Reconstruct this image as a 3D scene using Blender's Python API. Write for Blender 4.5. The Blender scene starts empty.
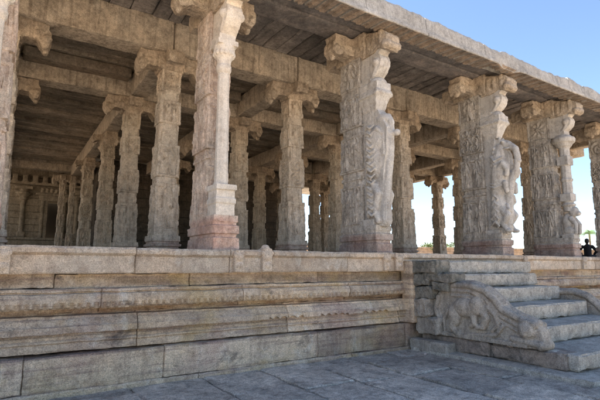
import bpy, bmesh, math, random
import numpy as np
from mathutils import Vector, Matrix
random.seed(7)
R = math.radians
SC = bpy.context.scene
COL = SC.collection
EYE = 1.6

# ------------------------------------------------------------------ noise (numpy)
_rs = np.random.RandomState(5)
PERM = np.arange(256); _rs.shuffle(PERM); PERM = np.concatenate([PERM, PERM, PERM])
VAL = _rs.rand(256) * 2 - 1
def vnoise(p, s=1.0, off=0.0):
    q = np.asarray(p, dtype=float) * s + off + 1000.0
    i = np.floor(q).astype(int); f = q - i; f = f * f * (3 - 2 * f); i = i & 255
    x, y, z = i[:, 0], i[:, 1], i[:, 2]; r = 0
    for dx in (0, 1):
        for dy in (0, 1):
            for dz in (0, 1):
                h = PERM[PERM[PERM[(x + dx) & 255] + ((y + dy) & 255)] + ((z + dz) & 255)]
                w = (f[:, 0] if dx else 1 - f[:, 0]) * (f[:, 1] if dy else 1 - f[:, 1]) * (f[:, 2] if dz else 1 - f[:, 2])
                r = r + VAL[h] * w
    return r
def fbm(p, s=1.0, off=0.0, o=3):
    r = 0; a = 1; t = 0
    for k in range(o):
        r = r + a * vnoise(p, s * 2 ** k, off + 17.3 * k); t += a; a *= .5
    return r / t
def vec3noise(p, s, off):
    return np.stack([fbm(p, s, off), fbm(p, s, off + 31.7), fbm(p, s, off + 77.1)], 1)

# ------------------------------------------------------------------ object helpers
def mesh_from(name, V, F, mat=None, sharp=35, tone=None):
    me = bpy.data.meshes.new(name)
    me.from_pydata([tuple(v) for v in V], [], [tuple(int(i) for i in f) for f in F])
    if tone is not None and len(tone) == len(me.vertices):
        a = me.attributes.new('tone', 'FLOAT', 'POINT'); a.data.foreach_set('value', np.asarray(tone, dtype=np.float32))
    me.validate(); me.update()
    finish(me, mat, sharp)
    return me
def finish(me, mat, sharp=35):
    if mat is not None:
        me.materials.clear(); me.materials.append(mat)
    if sharp:
        me.shade_smooth() if hasattr(me, 'shade_smooth') else me.polygons.foreach_set('use_smooth', [True] * len(me.polygons))
        me.set_sharp_from_angle(angle=R(sharp))
def link(name, me, parent=None, loc=None):
    o = bpy.data.objects.new(name, me); COL.objects.link(o)
    if parent is not None: o.parent = parent
    if loc is not None: o.location = loc
    return o
def tag(o, label=None, cat=None, group=None, kind=None):
    if label: o['label'] = label
    if cat: o['category'] = cat
    if group: o['group'] = group
    if kind: o['kind'] = kind
    return o
def empty(name, loc=(0, 0, 0), parent=None):
    o = bpy.data.objects.new(name, None); COL.objects.link(o); o.location = loc
    o.empty_display_size = .3
    if parent is not None: o.parent = parent
    return o
class MB:
    def __init__(s): s.V = []; s.F = []; s.n = 0; s.T = []
    def add(s, V, F, tone=0.0):
        V = np.asarray(V, float); s.V.append(V); s.T += [tone] * len(V)
        s.F += [tuple(i + s.n for i in f) for f in F]; s.n += len(V)
    def verts(s): return np.concatenate(s.V)
    def build(s, name, mat, parent=None, sharp=35, loc=None):
        return link(name, mesh_from(name, s.verts(), s.F, mat, sharp, s.T), parent, loc)

def rough_box(x0, x1, y0, y1, z0, z1, seg=.12, amp=.012, chip=.012, seed=0.0, off=(0, 0, 0)):
    """a hewn block: gridded box, worn edges, uneven faces"""
    n = [max(2, int(round((b - a) / seg))) for a, b in ((x0, x1), (y0, y1), (z0, z1))]
    n = [min(k, 400) for k in n]
    ax = []
    for (a, b), k in zip(((x0, x1), (y0, y1), (z0, z1)), n):
        e = min(.03, (b - a) * .12)
        ax.append(np.concatenate([[a], np.linspace(a + e, b - e, k + 1), [b]]))
    idx = {}; V = []; F = []
    def vid(i, j, k):
        if (i, j, k) not in idx:
            idx[(i, j, k)] = len(V); V.append((i, j, k))
        return idx[(i, j, k)]
    NX, NY, NZ = [len(a) - 1 for a in ax]
    for i in range(NX):
        for j in range(NY):
            F.append((vid(i, j, 0), vid(i, j + 1, 0), vid(i + 1, j + 1, 0), vid(i + 1, j, 0)))
            F.append((vid(i, j, NZ), vid(i + 1, j, NZ), vid(i + 1, j + 1, NZ), vid(i, j + 1, NZ)))
    for i in range(NX):
        for k in range(NZ):
            F.append((vid(i, 0, k), vid(i + 1, 0, k), vid(i + 1, 0, k + 1), vid(i, 0, k + 1)))
            F.append((vid(i, NY, k), vid(i, NY, k + 1), vid(i + 1, NY, k + 1), vid(i + 1, NY, k)))
    for j in range(NY):
        for k in range(NZ):
            F.append((vid(0, j, k), vid(0, j, k + 1), vid(0, j + 1, k + 1), vid(0, j + 1, k)))
            F.append((vid(NX, j, k), vid(NX, j + 1, k), vid(NX, j + 1, k + 1), vid(NX, j, k + 1)))
    I = np.array(V)
    P = np.stack([ax[0][I[:, 0]], ax[1][I[:, 1]], ax[2][I[:, 2]]], 1)
    N = np.array([NX, NY, NZ])
    on = (I == 0) | (I == N)
    sgn = np.where(I == 0, 1.0, 0) - np.where(I == N, 1.0, 0)
    edge = on.sum(1) >= 2
    Q = P + np.array(off)
    w = np.clip(.6 + 1.6 * fbm(Q, 3.0, seed + 3), .15, 2.4)
    P = P + np.where(edge[:, None], sgn * (chip * w)[:, None], 0)
    if amp: P = P + vec3noise(Q, 2.3, seed) * amp + vec3noise(Q, 9.0, seed + 9) * amp * .35
    return P, F

# ------------------------------------------------------------------ relief patterns
def cap(x, y, a, b, r):
    ax, ay = a; bx, by = b
    dx, dy = bx - ax, by - ay; L = dx * dx + dy * dy + 1e-9
    t = np.clip(((x - ax) * dx + (y - ay) * dy) / L, 0, 1)
    d = np.hypot(x - ax - t * dx, y - ay - t * dy) / r
    return np.sqrt(np.clip(1 - d * d, 0, 1))
def relief(kind, x, y, w, h, seed):
    """x in [-w,w], y in [0,h] metres -> height 0..1"""
    rr = random.Random(seed); s = min(h, w * 2.6)
    Y = y / h; X = x / w
    if kind == 'figure':
        f = 1 if rr.random() < .5 else -1; sway = rr.uniform(-.12, .12)
        X = X * 1.15
        H = cap(X, Y, (sway, .84), (sway, .86), .17)
        H = np.maximum(H, cap(X, Y, (sway, .97), (sway * .8, .9), .1))
        H = np.maximum(H, cap(X * 1., Y, (sway, .72), (-sway, .5), .26) * 1.0)
        H = np.maximum(H, cap(X, Y, (-sway, .45), (.22 * f, .26), .17))
        H = np.maximum(H, cap(X, Y, (.22 * f, .26), (.12 * f, .05), .12))
        H = np.maximum(H, cap(X, Y, (-sway, .45), (-.2 * f, .26), .17))
        H = np.maximum(H, cap(X, Y, (-.2 * f, .26), (-.34 * f, .05), .12))
        H = np.maximum(H, cap(X, Y, (.2, .72), (.6, .55 + rr.uniform(-.1, .2)), .11))
        H = np.maximum(H, cap(X, Y, (-.2, .72), (-.55, .5 + rr.uniform(-.1, .3)), .11))
        H = np.maximum(H, cap(X, Y, (.6, .6), (.5, .85), .1))
        H = np.maximum(H, ((np.abs(np.hypot(X / .9, (Y - .62) / .42) - .92) < .07) & (Y > .5)) * .6)
        H = np.maximum(H, (Y < .035) * .7)
    elif kind == 'rosette':
        r = np.hypot(x, y - h / 2) / (min(w, h / 2) * .85); a = np.arctan2(y - h / 2, x)
        H = np.clip(1 - r, 0, 1) ** .4 * (.55 + .45 * np.cos(8 * a)) * (r > .25) + (r < .22) * 1.0
    elif kind == 'scroll':
        k = max(1, round(h / (w * 1.6))); c = (np.floor(Y * k) + .5) / k
        yy = (Y - c) * h; r = np.hypot(x, yy) / w; a = np.arctan2(yy, x)
        H = np.clip(.5 + .5 * np.cos(r * 13 + a * 2 * np.where(np.floor(Y * k) % 2 == 0, 1, -1)), 0, 1) * (r < .95)
    elif kind == 'lattice':
        H = .5 + .5 * np.cos((x + y) * 70) * np.cos((x - y) * 70)
    else:
        H = x * 0
    return H

def ring_pillar(prof, hx_pts, hy_pts, panels, dz=.025, seed=0, amp=.008, reliefamp=.026, cx=0, cy=0, soft=.012, carve=0.0):
    """prof: list of (z, hx, hy, chamfer 0..1); consecutive equal z = step. returns V,F"""
    pf = [list(prof[0])]
    for q in prof[1:]:
        q = list(q)
        if abs(q[0] - pf[-1][0]) < 1e-6: q[0] += soft
        pf.append(q)
    prof = pf
    Z = []
    for (a, b) in zip(prof[:-1], prof[1:]):
        L = b[0] - a[0]
        n = max(1, int(L / dz)) if L > 1e-4 else 1
        for i in range(n):
            t = i / n; Z.append([a[k] * (1 - t) + b[k] * t for k in range(4)])
    Z.append(list(prof[-1]))
    Z = np.array(Z)
    # perimeter
    ring = []
    for i in range(hx_pts): ring.append((0, -1 + 2 * i / hx_pts, -1))
    for i in range(hy_pts): ring.append((1, 1, -1 + 2 * i / hy_pts))
    for i in range(hx_pts): ring.append((2, 1 - 2 * i / hx_pts, 1))
    for i in range(hy_pts): ring.append((3, -1, 1 - 2 * i / hy_pts))
    ring = np.array(ring); NR = len(ring); NZ = len(Z)
    face = np.tile(ring[:, 0], NZ).astype(int)
    u = np.tile(ring[:, 1], NZ); v = np.tile(ring[:, 2], NZ)
    z = np.repeat(Z[:, 0], NR); hx = np.repeat(Z[:, 1], NR); hy = np.repeat(Z[:, 2], NR); ch = np.repeat(Z[:, 3], NR)
    s = np.abs(u) + np.abs(v); lim = 2 - ch; ex = np.clip(s - lim, 0, None) / 2
    uu = np.sign(u) * (np.abs(u) - ex); vv = np.sign(v) * (np.abs(v) - ex)
    m = np.minimum(hx, hy)
    x = np.sign(u) * (hx - (1 - np.abs(uu)) * np.where(np.abs(u) > .999, m, hx)) if False else uu * hx
    y = vv * hy
    nx = np.where(face == 1, 1.0, np.where(face == 3, -1.0, 0)); ny = np.where(face == 0, -1.0, np.where(face == 2, 1.0, 0))
    along = np.where((face == 0) | (face == 2), u * hx, v * hy)
    half = np.where((face == 0) | (face == 2), hx, hy)
    d = np.zeros_like(z)
    for pi, (z0, z1, kind, fr) in enumerate(panels):
        msk = (z >= z0) & (z <= z1)
        for fc in range(4):
            q = msk & (face == fc)
            if not q.any(): continue
            w = half[q]; a = along[q]; yy = z[q] - z0; h = z1 - z0
            W = max(.05, float(w.mean()) - fr)
            inside = (np.abs(a) < W) & (yy > fr * .5) & (yy < h - fr * .5)
            ncol = 1 if W < .3 else 2
            if ncol == 2:
                aa = np.where(a > 0, a - W / 2, a + W / 2); ww = W / 2
            else: aa = a; ww = W
            H = relief(kind, aa, yy - fr * .5, ww, h - fr, seed * 31 + pi * 7 + fc)
            d[q] += np.where(inside, (-.55 + H * 1.25) * reliefamp, 0)
    d *= (1 - np.clip(ch * 1.5, 0, .8))
    x = x + nx * d; y = y + ny * d
    P = np.stack([x + cx, y + cy, z], 1)
    Q = P + seed * 3.7
    if carve:
        cv = (1 - np.abs(fbm(Q, 9.0, seed + 50)) * 5); cv2 = (1 - np.abs(fbm(Q, 21.0, seed + 60)) * 5)
        dd = (np.clip(cv, -1, 1) * .65 + np.clip(cv2, -1, 1) * .35) * carve
        P[:, 0] += nx * dd; P[:, 1] += ny * dd
    P[:, :2] += vec3noise(Q, 3.0, seed)[:, :2] * amp * 1.6 + vec3noise(Q, 14.0, seed + 5)[:, :2] * amp
    # chipped arrises
    cor = np.clip((np.minimum(np.abs(u), np.abs(v)) - .88) / .12, 0, 1)
    chipv = np.clip(fbm(Q, 5.0, 3.3) * 1.8 + .1, 0, 1) * cor * .035
    P[:, 0] -= np.sign(u) * chipv; P[:, 1] -= np.sign(v) * chipv
    F = []
    for k in range(NZ - 1):
        for i in range(NR):
            j = (i + 1) % NR
            F.append((k * NR + i, k * NR + j, (k + 1) * NR + j, (k + 1) * NR + i))
    F.append(tuple(range(NR - 1, -1, -1))); F.append(tuple((NZ - 1) * NR + i for i in range(NR)))
    return P, F

# ------------------------------------------------------------------ blobs: overlapping solids fused with a voxel remesh
class Blob:
    def __init__(s): s.bm = bmesh.new()
    def ell(s, c, r, rot=(0, 0, 0), sub=3):
        m = Matrix.Translation(c) @ Matrix.Rotation(rot[2], 4, 'Z') @ Matrix.Rotation(rot[1], 4, 'Y') @ Matrix.Rotation(rot[0], 4, 'X') @ Matrix.Diagonal((r[0], r[1], r[2], 1))
        bmesh.ops.create_icosphere(s.bm, subdivisions=sub, radius=1, matrix=m); return s
    def cap(s, a, b, r0, r1=None):
        r1 = r0 if r1 is None else r1
        a = Vector(a); b = Vector(b); d = b - a
        s.ell(a, (r0,) * 3, sub=2); s.ell(b, (r1,) * 3, sub=2)
        if d.length > 1e-4:
            m = Matrix.Translation((a + b) / 2) @ d.to_track_quat('Z', 'Y').to_matrix().to_4x4()
            bmesh.ops.create_cone(s.bm, cap_ends=True, segments=16, radius1=r0, radius2=r1, depth=d.length, matrix=m)
        return s
    def chain(s, pts, rs):
        for i in range(len(pts) - 1): s.cap(pts[i], pts[i + 1], rs[i], rs[i + 1])
        return s
    def box(s, x0, x1, y0, y1, z0, z1):
        m = Matrix.Translation(((x0 + x1) / 2, (y0 + y1) / 2, (z0 + z1) / 2)) @ Matrix.Diagonal((x1 - x0, y1 - y0, z1 - z0, 1))
        bmesh.ops.create_cube(s.bm, size=1, matrix=m); return s
    def prism(s, pts, x0, x1, axis='x'):
        """polygon pts in (y,z) pushed along x (axis='x') or in (x,z) pushed along y"""
        f = (lambda p, t: (t, p[0], p[1])) if axis == 'x' else (lambda p, t: (p[0], t, p[1]))
        A = [s.bm.verts.new(f(p, x0)) for p in pts]; B = [s.bm.verts.new(f(p, x1)) for p in pts]
        fs = [s.bm.faces.new(A), s.bm.faces.new(B[::-1])]
        n = len(pts)
        for i in range(n): fs.append(s.bm.faces.new((A[i], B[i], B[(i + 1) % n], A[(i + 1) % n])))
        bmesh.ops.recalc_face_normals(s.bm, faces=fs)
        return s
    def lathe(s, c, prof, n=20, sq=False):
        rings = []
        for z, r in prof:
            rings.append([s.bm.verts.new((c[0] + r * math.cos(2 * math.pi * (i + .5) / n), c[1] + r * math.sin(2 * math.pi * (i + .5) / n), c[2] + z)) for i in range(n)])
        fs = [s.bm.faces.new(rings[0][::-1]), s.bm.faces.new(rings[-1])]
        for a, b in zip(rings[:-1], rings[1:]):
            for i in range(n): fs.append(s.bm.faces.new((a[i], a[(i + 1) % n], b[(i + 1) % n], b[i])))
        return s
    def frustum(s, z0, z1, a0, a1):   # a = (x0,x1,y0,y1)
        A = [s.bm.verts.new(p + (z0,)) for p in ((a0[0], a0[2]), (a0[1], a0[2]), (a0[1], a0[3]), (a0[0], a0[3]))]
        B = [s.bm.verts.new(p + (z1,)) for p in ((a1[0], a1[2]), (a1[1], a1[2]), (a1[1], a1[3]), (a1[0], a1[3]))]
        s.bm.faces.new(A[::-1]); s.bm.faces.new(B)
        for i in range(4): s.bm.faces.new((A[i], A[(i + 1) % 4], B[(i + 1) % 4], B[i]))
        return s
    def mesh(s, name, mat, voxel=.02, amp=.008, fine=.004, seed=0, smooth=0, sharp=40, ns=4.0):
        me = bpy.data.meshes.new('tmp'); s.bm.to_mesh(me); s.bm.free()
        o = bpy.data.objects.new('tmp', me); COL.objects.link(o)
        m = o.modifiers.new('r', 'REMESH'); m.mode = 'VOXEL'; m.voxel_size = voxel
        if smooth:
            k = o.modifiers.new('s', 'SMOOTH'); k.iterations = smooth; k.factor = .5
        bpy.context.view_layer.update()
        dg = bpy.context.evaluated_depsgraph_get()
        out = bpy.data.meshes.new_from_object(o.evaluated_get(dg))
        bpy.data.objects.remove(o); bpy.data.meshes.remove(me)
        out.name = name
        n = len(out.vertices); co = np.empty(n * 3); out.vertices.foreach_get('co', co); P = co.reshape(-1, 3)
        if amp or fine:
            P = P + vec3noise(P + seed * 5.1, ns, seed) * amp + vec3noise(P + seed * 5.1, ns * 4.5, seed + 3) * fine
            out.vertices.foreach_set('co', P.ravel()); out.update()
        finish(out, mat, sharp)
        return out

# ------------------------------------------------------------------ materials
def nodes_of(name):
    m = bpy.data.materials.new(name); m.use_nodes = True
    nt = m.node_tree; nt.nodes.clear()
    out = nt.nodes.new('ShaderNodeOutputMaterial'); b = nt.nodes.new('ShaderNodeBsdfPrincipled')
    nt.links.new(b.outputs[0], out.inputs[0])
    return m, nt, b
def nz(nt, vec, scale, detail=5, rough=.6, dist=0):
    n = nt.nodes.new('ShaderNodeTexNoise'); n.inputs['Scale'].default_value = scale
    n.inputs['Detail'].default_value = detail; n.inputs['Roughness'].default_value = rough
    n.inputs['Distortion'].default_value = dist
    nt.links.new(vec, n.inputs['Vector']); return n.outputs['Fac']
def ramp(nt, fac, stops):
    r = nt.nodes.new('ShaderNodeValToRGB'); e = r.color_ramp.elements
    while len(e) < len(stops): e.new(.5)
    for el, (p, c) in zip(e, stops):
        el.position = p; el.color = (c if len(c) == 4 else tuple(c) + (1,)) if hasattr(c, '__len__') else (c, c, c, 1)
    nt.links.new(fac, r.inputs[0]); return r.outputs[0]
def mix(nt, fac, a, b, mode='MIX'):
    m = nt.nodes.new('ShaderNodeMix'); m.data_type = 'RGBA'; m.blend_type = mode
    for sock, val in ((m.inputs[0], fac), (m.inputs[6], a), (m.inputs[7], b)):
        if hasattr(val, 'links') or hasattr(val, 'is_linked'): nt.links.new(val, sock)
        elif hasattr(val, '__len__'): sock.default_value = tuple(val) + ((1,) if len(val) == 3 else ())
        else: sock.default_value = val
    return m.outputs[2]
def math_n(nt, op, a, b=0.0, clamp=False):
    m = nt.nodes.new('ShaderNodeMath'); m.operation = op; m.use_clamp = clamp
    for s, v in ((m.inputs[0], a), (m.inputs[1], b)):
        if hasattr(v, 'is_linked'): nt.links.new(v, s)
        else: s.default_value = v
    return m.outputs[0]
def mapping(nt, vec, scale):
    m = nt.nodes.new('ShaderNodeMapping'); m.inputs['Scale'].default_value = scale
    nt.links.new(vec, m.inputs['Vector']); return m.outputs[0]

def stone(name, c1, c2, dark, light=None, speck=.35, bump=.5, streak=.0, red=None, rust_and_bands=False, lichen=0.0, big=1.1, pits=.5, dirt=.55, moss=None, grain=None, wx=1.0):
    m, nt, b = nodes_of(name)
    g = nt.nodes.new('ShaderNodeNewGeometry'); pos = g.outputs['Position']
    n_big = nz(nt, pos, big, 4, .6, .4)
    n_mid = nz(nt, pos, 5.5, 6, .65)
    n_fine = nz(nt, pos, 60, 3, .7)
    n_fine2 = nz(nt, pos, 140, 2, .6)
    col = mix(nt, ramp(nt, n_big, ((.36, 0.0), (.62, 1.0))), c1, c2)
    col = mix(nt, math_n(nt, 'MULTIPLY', ramp(nt, n_mid, ((.5, 0.0), (.72, 1.0))), dirt), col, dark)
    if light is not None:
        n_l = nz(nt, mapping(nt, pos, (1, 1, .6)), 2.6, 7, .7, .8)
        col = mix(nt, math_n(nt, 'MULTIPLY', ramp(nt, n_l, ((.55, 0.0), (.66, 1.0))), .6), col, light)
    if streak:
        ns = nz(nt, mapping(nt, pos, (7, 7, .35)), 1.6, 5, .6)
        col = mix(nt, math_n(nt, 'MULTIPLY', ramp(nt, ns, ((.5, 0.0), (.66, 1.0))), streak), col, dark)
    sepz = nt.nodes.new('ShaderNodeSeparateXYZ'); nt.links.new(pos, sepz.inputs[0]); z = sepz.outputs[2]
    if red:
        z0, z1, rc, amt = red
        zz = math_n(nt, 'ADD', z, math_n(nt, 'MULTIPLY', math_n(nt, 'SUBTRACT', n_mid, .5), .12))
        a = math_n(nt, 'MULTIPLY', math_n(nt, 'SUBTRACT', z1, zz), 14, True)
        nr = nz(nt, pos, 1.3, 4, .7)
        a = math_n(nt, 'MULTIPLY', a, ramp(nt, nr, ((.3, .25), (.6, 1.0))))
        col = mix(nt, math_n(nt, 'MULTIPLY', a, amt), col, rc)
    if rust_and_bands:  # rust along the groove; darker bands at recess, gap and lip heights
        for zc, wd, cc, am in ((.99, .055, (.22, .10, .035), .8), (1.40, .10, (.15, .10, .06), .75), (.47, .03, (.09, .055, .05), .8), (.72, .03, (.14, .09, .075), .5)):
            d = math_n(nt, 'ABSOLUTE', math_n(nt, 'SUBTRACT', z, zc))
            a = math_n(nt, 'SUBTRACT', 1.0, math_n(nt, 'DIVIDE', d, wd), True)
            nr = nz(nt, mapping(nt, pos, (1, 1, 3)), 1.1, 5, .7)
            a = math_n(nt, 'MULTIPLY', math_n(nt, 'MULTIPLY', a, 1.6, True), ramp(nt, nr, ((.35, .1), (.6, 1.0))))
            col = mix(nt, math_n(nt, 'MULTIPLY', a, am), col, cc)
        nh = nz(nt, mapping(nt, pos, (.55, .55, 11)), 1.3, 6, .65, .2)
        col = mix(nt, math_n(nt, 'MULTIPLY', ramp(nt, nh, ((.53, 0.0), (.62, 1.0))), .5), col, (.23, .155, .135))
        nd = nz(nt, mapping(nt, pos, (1, 1, 1.8)), 1.15, 7, .72, .6)
        col = mix(nt, math_n(nt, 'MULTIPLY', ramp(nt, nd, ((.58, 0.0), (.66, 1.0))), .7), col, (.10, .085, .075))
        ny = nz(nt, mapping(nt, pos, (1, 1, 1.5)), .9, 5, .65, .4)
        col = mix(nt, math_n(nt, 'MULTIPLY', ramp(nt, ny, ((.52, 0.0), (.66, 1.0))), .55), col, (.56, .40, .19))
        npk = nz(nt, pos, .8, 3, .6)
        col = mix(nt, math_n(nt, 'MULTIPLY', ramp(nt, npk, ((.52, 0.0), (.7, 1.0))), .45), col, (.36, .20, .155))
    if moss:
        nm = nz(nt, pos, 2.2, 6, .7, .5)
        col = mix(nt, math_n(nt, 'MULTIPLY', ramp(nt, nm, ((.55, 0.0), (.68, 1.0))), moss), col, (.035, .035, .03))
    if grain:
        ng = nz(nt, mapping(nt, pos, grain), 1.0, 6, .65, .3)
        col = mix(nt, math_n(nt, 'MULTIPLY', ramp(nt, ng, ((.48, 0.0), (.68, 1.0))), .5), col, light)
        ng2 = nz(nt, mapping(nt, pos, tuple(k * 1.7 for k in grain)), 1.0, 5, .65, .3)
        col = mix(nt, math_n(nt, 'MULTIPLY', ramp(nt, ng2, ((.50, 0.0), (.70, 1.0))), .5), col, dark)
    if lichen:
        v = nt.nodes.new('ShaderNodeTexVoronoi'); v.inputs['Scale'].default_value = 9; nt.links.new(pos, v.inputs['Vector'])
        col = mix(nt, math_n(nt, 'MULTIPLY', ramp(nt, v.outputs['Distance'], ((.12, 1.0), (.2, 0.0))), lichen), col, (.5, .48, .42))
    nw = nz(nt, mapping(nt, pos, (1, 1, .7)), 2.1, 9, .74, .5)
    col = mix(nt, 1.0, col, ramp(nt, nw, ((.36, 1 - .30 * wx), (.46, 1 - .06 * wx), (.56, 1 + .10 * wx), (.68, 1 + .28 * wx))), 'MULTIPLY')
    nw2 = nz(nt, pos, 14, 5, .7, .2)
    col = mix(nt, 1.0, col, ramp(nt, nw2, ((.36, 1 - .24 * wx), (.5, 1.0), (.66, 1 + .18 * wx))), 'MULTIPLY')
    sp = ramp(nt, n_fine, ((.3, 1 - speck), (.5, 1.0), (.72, 1 + speck * .7)))
    col = mix(nt, 1.0, col, sp, 'MULTIPLY')
    sp2 = ramp(nt, n_fine2, ((.3, 1 - speck * .7), (.55, 1.0), (.75, 1 + speck * .5)))
    col = mix(nt, 1.0, col, sp2, 'MULTIPLY')
    at_ = nt.nodes.new('ShaderNodeAttribute'); at_.attribute_name = 'tone'
    tn = math_n(nt, 'ADD', at_.outputs['Fac'], 1.0)
    cx_ = nt.nodes.new('ShaderNodeCombineXYZ')
    for q in range(3): nt.links.new(tn, cx_.inputs[q])
    col = mix(nt, 1.0, col, cx_.outputs[0], 'MULTIPLY')
    nt.links.new(col, b.inputs['Base Color'])
    b.inputs['Roughness'].default_value = .92
    b.inputs['Specular IOR Level'].default_value = .25
    h = math_n(nt, 'ADD', math_n(nt, 'MULTIPLY', n_mid, 1.0), math_n(nt, 'MULTIPLY', n_fine, .35))
    vo = nt.nodes.new('ShaderNodeTexVoronoi'); vo.inputs['Scale'].default_value = 26; nt.links.new(pos, vo.inputs['Vector'])
    h = math_n(nt, 'ADD', h, math_n(nt, 'MULTIPLY', ramp(nt, vo.outputs['Distance'], ((.0, 0.0), (.35, 1.0))), pits * .4))
    bp = nt.nodes.new('ShaderNodeBump'); bp.inputs['Strength'].default_value = bump; bp.inputs['Distance'].default_value = .05
    nt.links.new(h, bp.inputs['Height']); nt.links.new(bp.outputs[0], b.inputs['Normal'])
    return m
def plain(name, c, rough=.8, c2=None, scale=8):
    m, nt, b = nodes_of(name)
    g = nt.nodes.new('ShaderNodeTexCoord')
    n = nz(nt, g.outputs['Object'], scale, 4, .6)
    c2 = c2 or tuple(k * .65 for k in c)
    nt.links.new(mix(nt, n, c, c2), b.inputs['Base Color']); b.inputs['Roughness'].default_value = rough
    return m

M = {}
RED = (.23, .085, .06)
M['pier'] = stone('granite_carved_pier', (.50, .445, .375), (.43, .395, .345), (.16, .13, .105), (.64, .595, .53), .35, .65, .5, red=(0, 2.27, (.27, .13, .10), .6))
M['pierwarm'] = stone('granite_pink_pier', (.60, .47, .37), (.54, .455, .37), (.27, .17, .12), (.68, .61, .52), .3, .5, .35, red=(0, 2.42, (.40, .18, .13), .5))
M['pale'] = stone('lit_pale_colonette_granite', (.68, .60, .50), (.62, .56, .48), (.36, .28, .21), (.74, .69, .62), .22, .4, .2, red=(0, 2.4, (.45, .25, .19), .5), wx=.5)  # lighter than the pier to paint the shaft's brighter lighting; pebble too
M['sculpt'] = stone('granite_grey_sculpture', (.56, .52, .465), (.49, .46, .415), (.22, .18, .145), (.70, .65, .58), .28, .55, .35, red=(0, 2.27, (.33, .17, .13), .5), wx=.45)
M['inner'] = stone('granite_inner_pillar', (.62, .51, .39), (.53, .455, .36), (.16, .115, .08), (.74, .66, .56), .34, .75, .4, red=(0, 2.2, (.28, .15, .12), .6), wx=.75)
M['bracket'] = stone('granite_bracket', (.52, .42, .31), (.45, .375, .29), (.16, .12, .085), (.60, .52, .42), .38, .85, .4)
M['beam'] = stone('granite_beam', (.54, .455, .35), (.46, .40, .32), (.15, .12, .09), (.62, .55, .45), .32, .65, .55)
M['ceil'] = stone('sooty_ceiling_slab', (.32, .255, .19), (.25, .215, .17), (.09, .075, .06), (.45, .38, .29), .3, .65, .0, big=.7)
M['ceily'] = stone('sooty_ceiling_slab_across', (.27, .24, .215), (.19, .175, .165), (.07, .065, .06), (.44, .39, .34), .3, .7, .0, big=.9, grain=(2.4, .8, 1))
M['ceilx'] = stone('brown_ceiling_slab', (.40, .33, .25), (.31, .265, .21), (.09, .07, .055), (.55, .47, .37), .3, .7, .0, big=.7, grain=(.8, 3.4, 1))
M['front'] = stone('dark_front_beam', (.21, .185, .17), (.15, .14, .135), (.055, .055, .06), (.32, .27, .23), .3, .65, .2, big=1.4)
M['eave'] = stone('grey_eave_stone', (.45, .425, .385), (.38, .365, .335), (.19, .18, .165), (.55, .525, .48), .32, .55, .35, lichen=.15, wx=.7)
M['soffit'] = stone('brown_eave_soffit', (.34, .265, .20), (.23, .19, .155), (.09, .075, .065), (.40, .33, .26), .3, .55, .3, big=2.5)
M['plinth'] = stone('plinth_granite', (.70, .52, .34), (.62, .49, .36), (.21, .135, .095), (.76, .68, .56), .42, .75, .3, wx=.6, rust_and_bands=True, big=.75)
M['slab'] = stone('plinth_top_slab', (.62, .475, .34), (.55, .46, .36), (.27, .185, .13), (.72, .65, .55), .42, .6, .25, big=.9, grain=None, wx=.6)
M['step'] = stone('step_granite', (.52, .46, .38), (.44, .40, .34), (.19, .165, .135), (.62, .56, .48), .42, .7, .0, big=1.2)
M['balus'] = stone('balustrade_granite', (.47, .40, .32), (.38, .33, .275), (.13, .11, .09), (.58, .51, .43), .4, .75, .35, wx=.6)
M['rubble'] = stone('dark_rubble', (.28, .25, .205), (.17, .16, .13), (.06, .06, .045), (.42, .37, .30), .35, .9, .0, big=4, moss=.75)
M['foot'] = stone('stained_foot_stone', (.38, .30, .235), (.28, .225, .185), (.05, .045, .04), (.44, .38, .31), .35, .8, .0, big=2, moss=.8)
M['pave'] = stone('paving_granite', (.66, .56, .45), (.50, .435, .36), (.22, .19, .16), (.76, .68, .58), .5, .9, .0, big=.9, dirt=.8, moss=.2)
M['wall'] = stone('shrine_wall', (.40, .33, .24), (.33, .28, .21), (.14, .11, .08), (.48, .41, .32), .3, .6, .4)
M['shadewall'] = stone('shade_dark_inner_wall', (.13, .105, .08), (.09, .075, .06), (.04, .035, .03), (.18, .15, .12), .3, .6, .4)  # darker copy of the wall stone; paints shade between the inner pillars
M['floor'] = stone('worn_platform_floor', (.30, .26, .21), (.24, .21, .175), (.12, .10, .085), None, .3, .4, .0)
M['dark'] = plain('door_shade_black', (.03, .025, .02), .9)  # near-black colour painted for the shade inside the doorway
M['earth'] = stone('dry_earth', (.42, .30, .20), (.36, .27, .19), (.26, .20, .13), (.48, .37, .26), .2, .3, .0, big=.05)
M['farwall'] = stone('boundary_wall_stone', (.46, .34, .23), (.38, .29, .21), (.22, .16, .11), (.52, .42, .32), .25, .4, .2, big=.4)
M['bark'] = plain('bark', (.16, .12, .085), .9)
def leafmat(name, a, bb):
    m, nt, b = nodes_of(name)
    g = nt.nodes.new('ShaderNodeNewGeometry')
    nt.links.new(mix(nt, nz(nt, g.outputs['Position'], 1.3, 2), a, bb), b.inputs['Base Color'])
    b.inputs['Roughness'].default_value = .6
    return m
M['leaf'] = leafmat('leaves', (.07, .11, .03), (.12, .15, .045))
M['palmleaf'] = leafmat('palm_leaves', (.06, .12, .03), (.11, .17, .05))
M['skin'] = plain('skin', (.22, .11, .07), .6)
M['hair'] = plain('black_hair', (.012, .01, .01), .6)
M['shirt'] = plain('black_shirt', (.012, .013, .018), .85)
M['jeans'] = plain('dark_trousers', (.02, .022, .03), .85)

# ================================================================== THE HALL
hall = empty('pillared_hall', (8.0, 12.0, 0))
tag(hall, 'open stone temple hall with rows of carved granite pillars on a moulded plinth', 'temple hall')
HL = Vector(hall.location)
def hp(name, me):           # part of the hall, geometry given in world coordinates
    o = link(name, me, hall); o.location = -HL; return o

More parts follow.
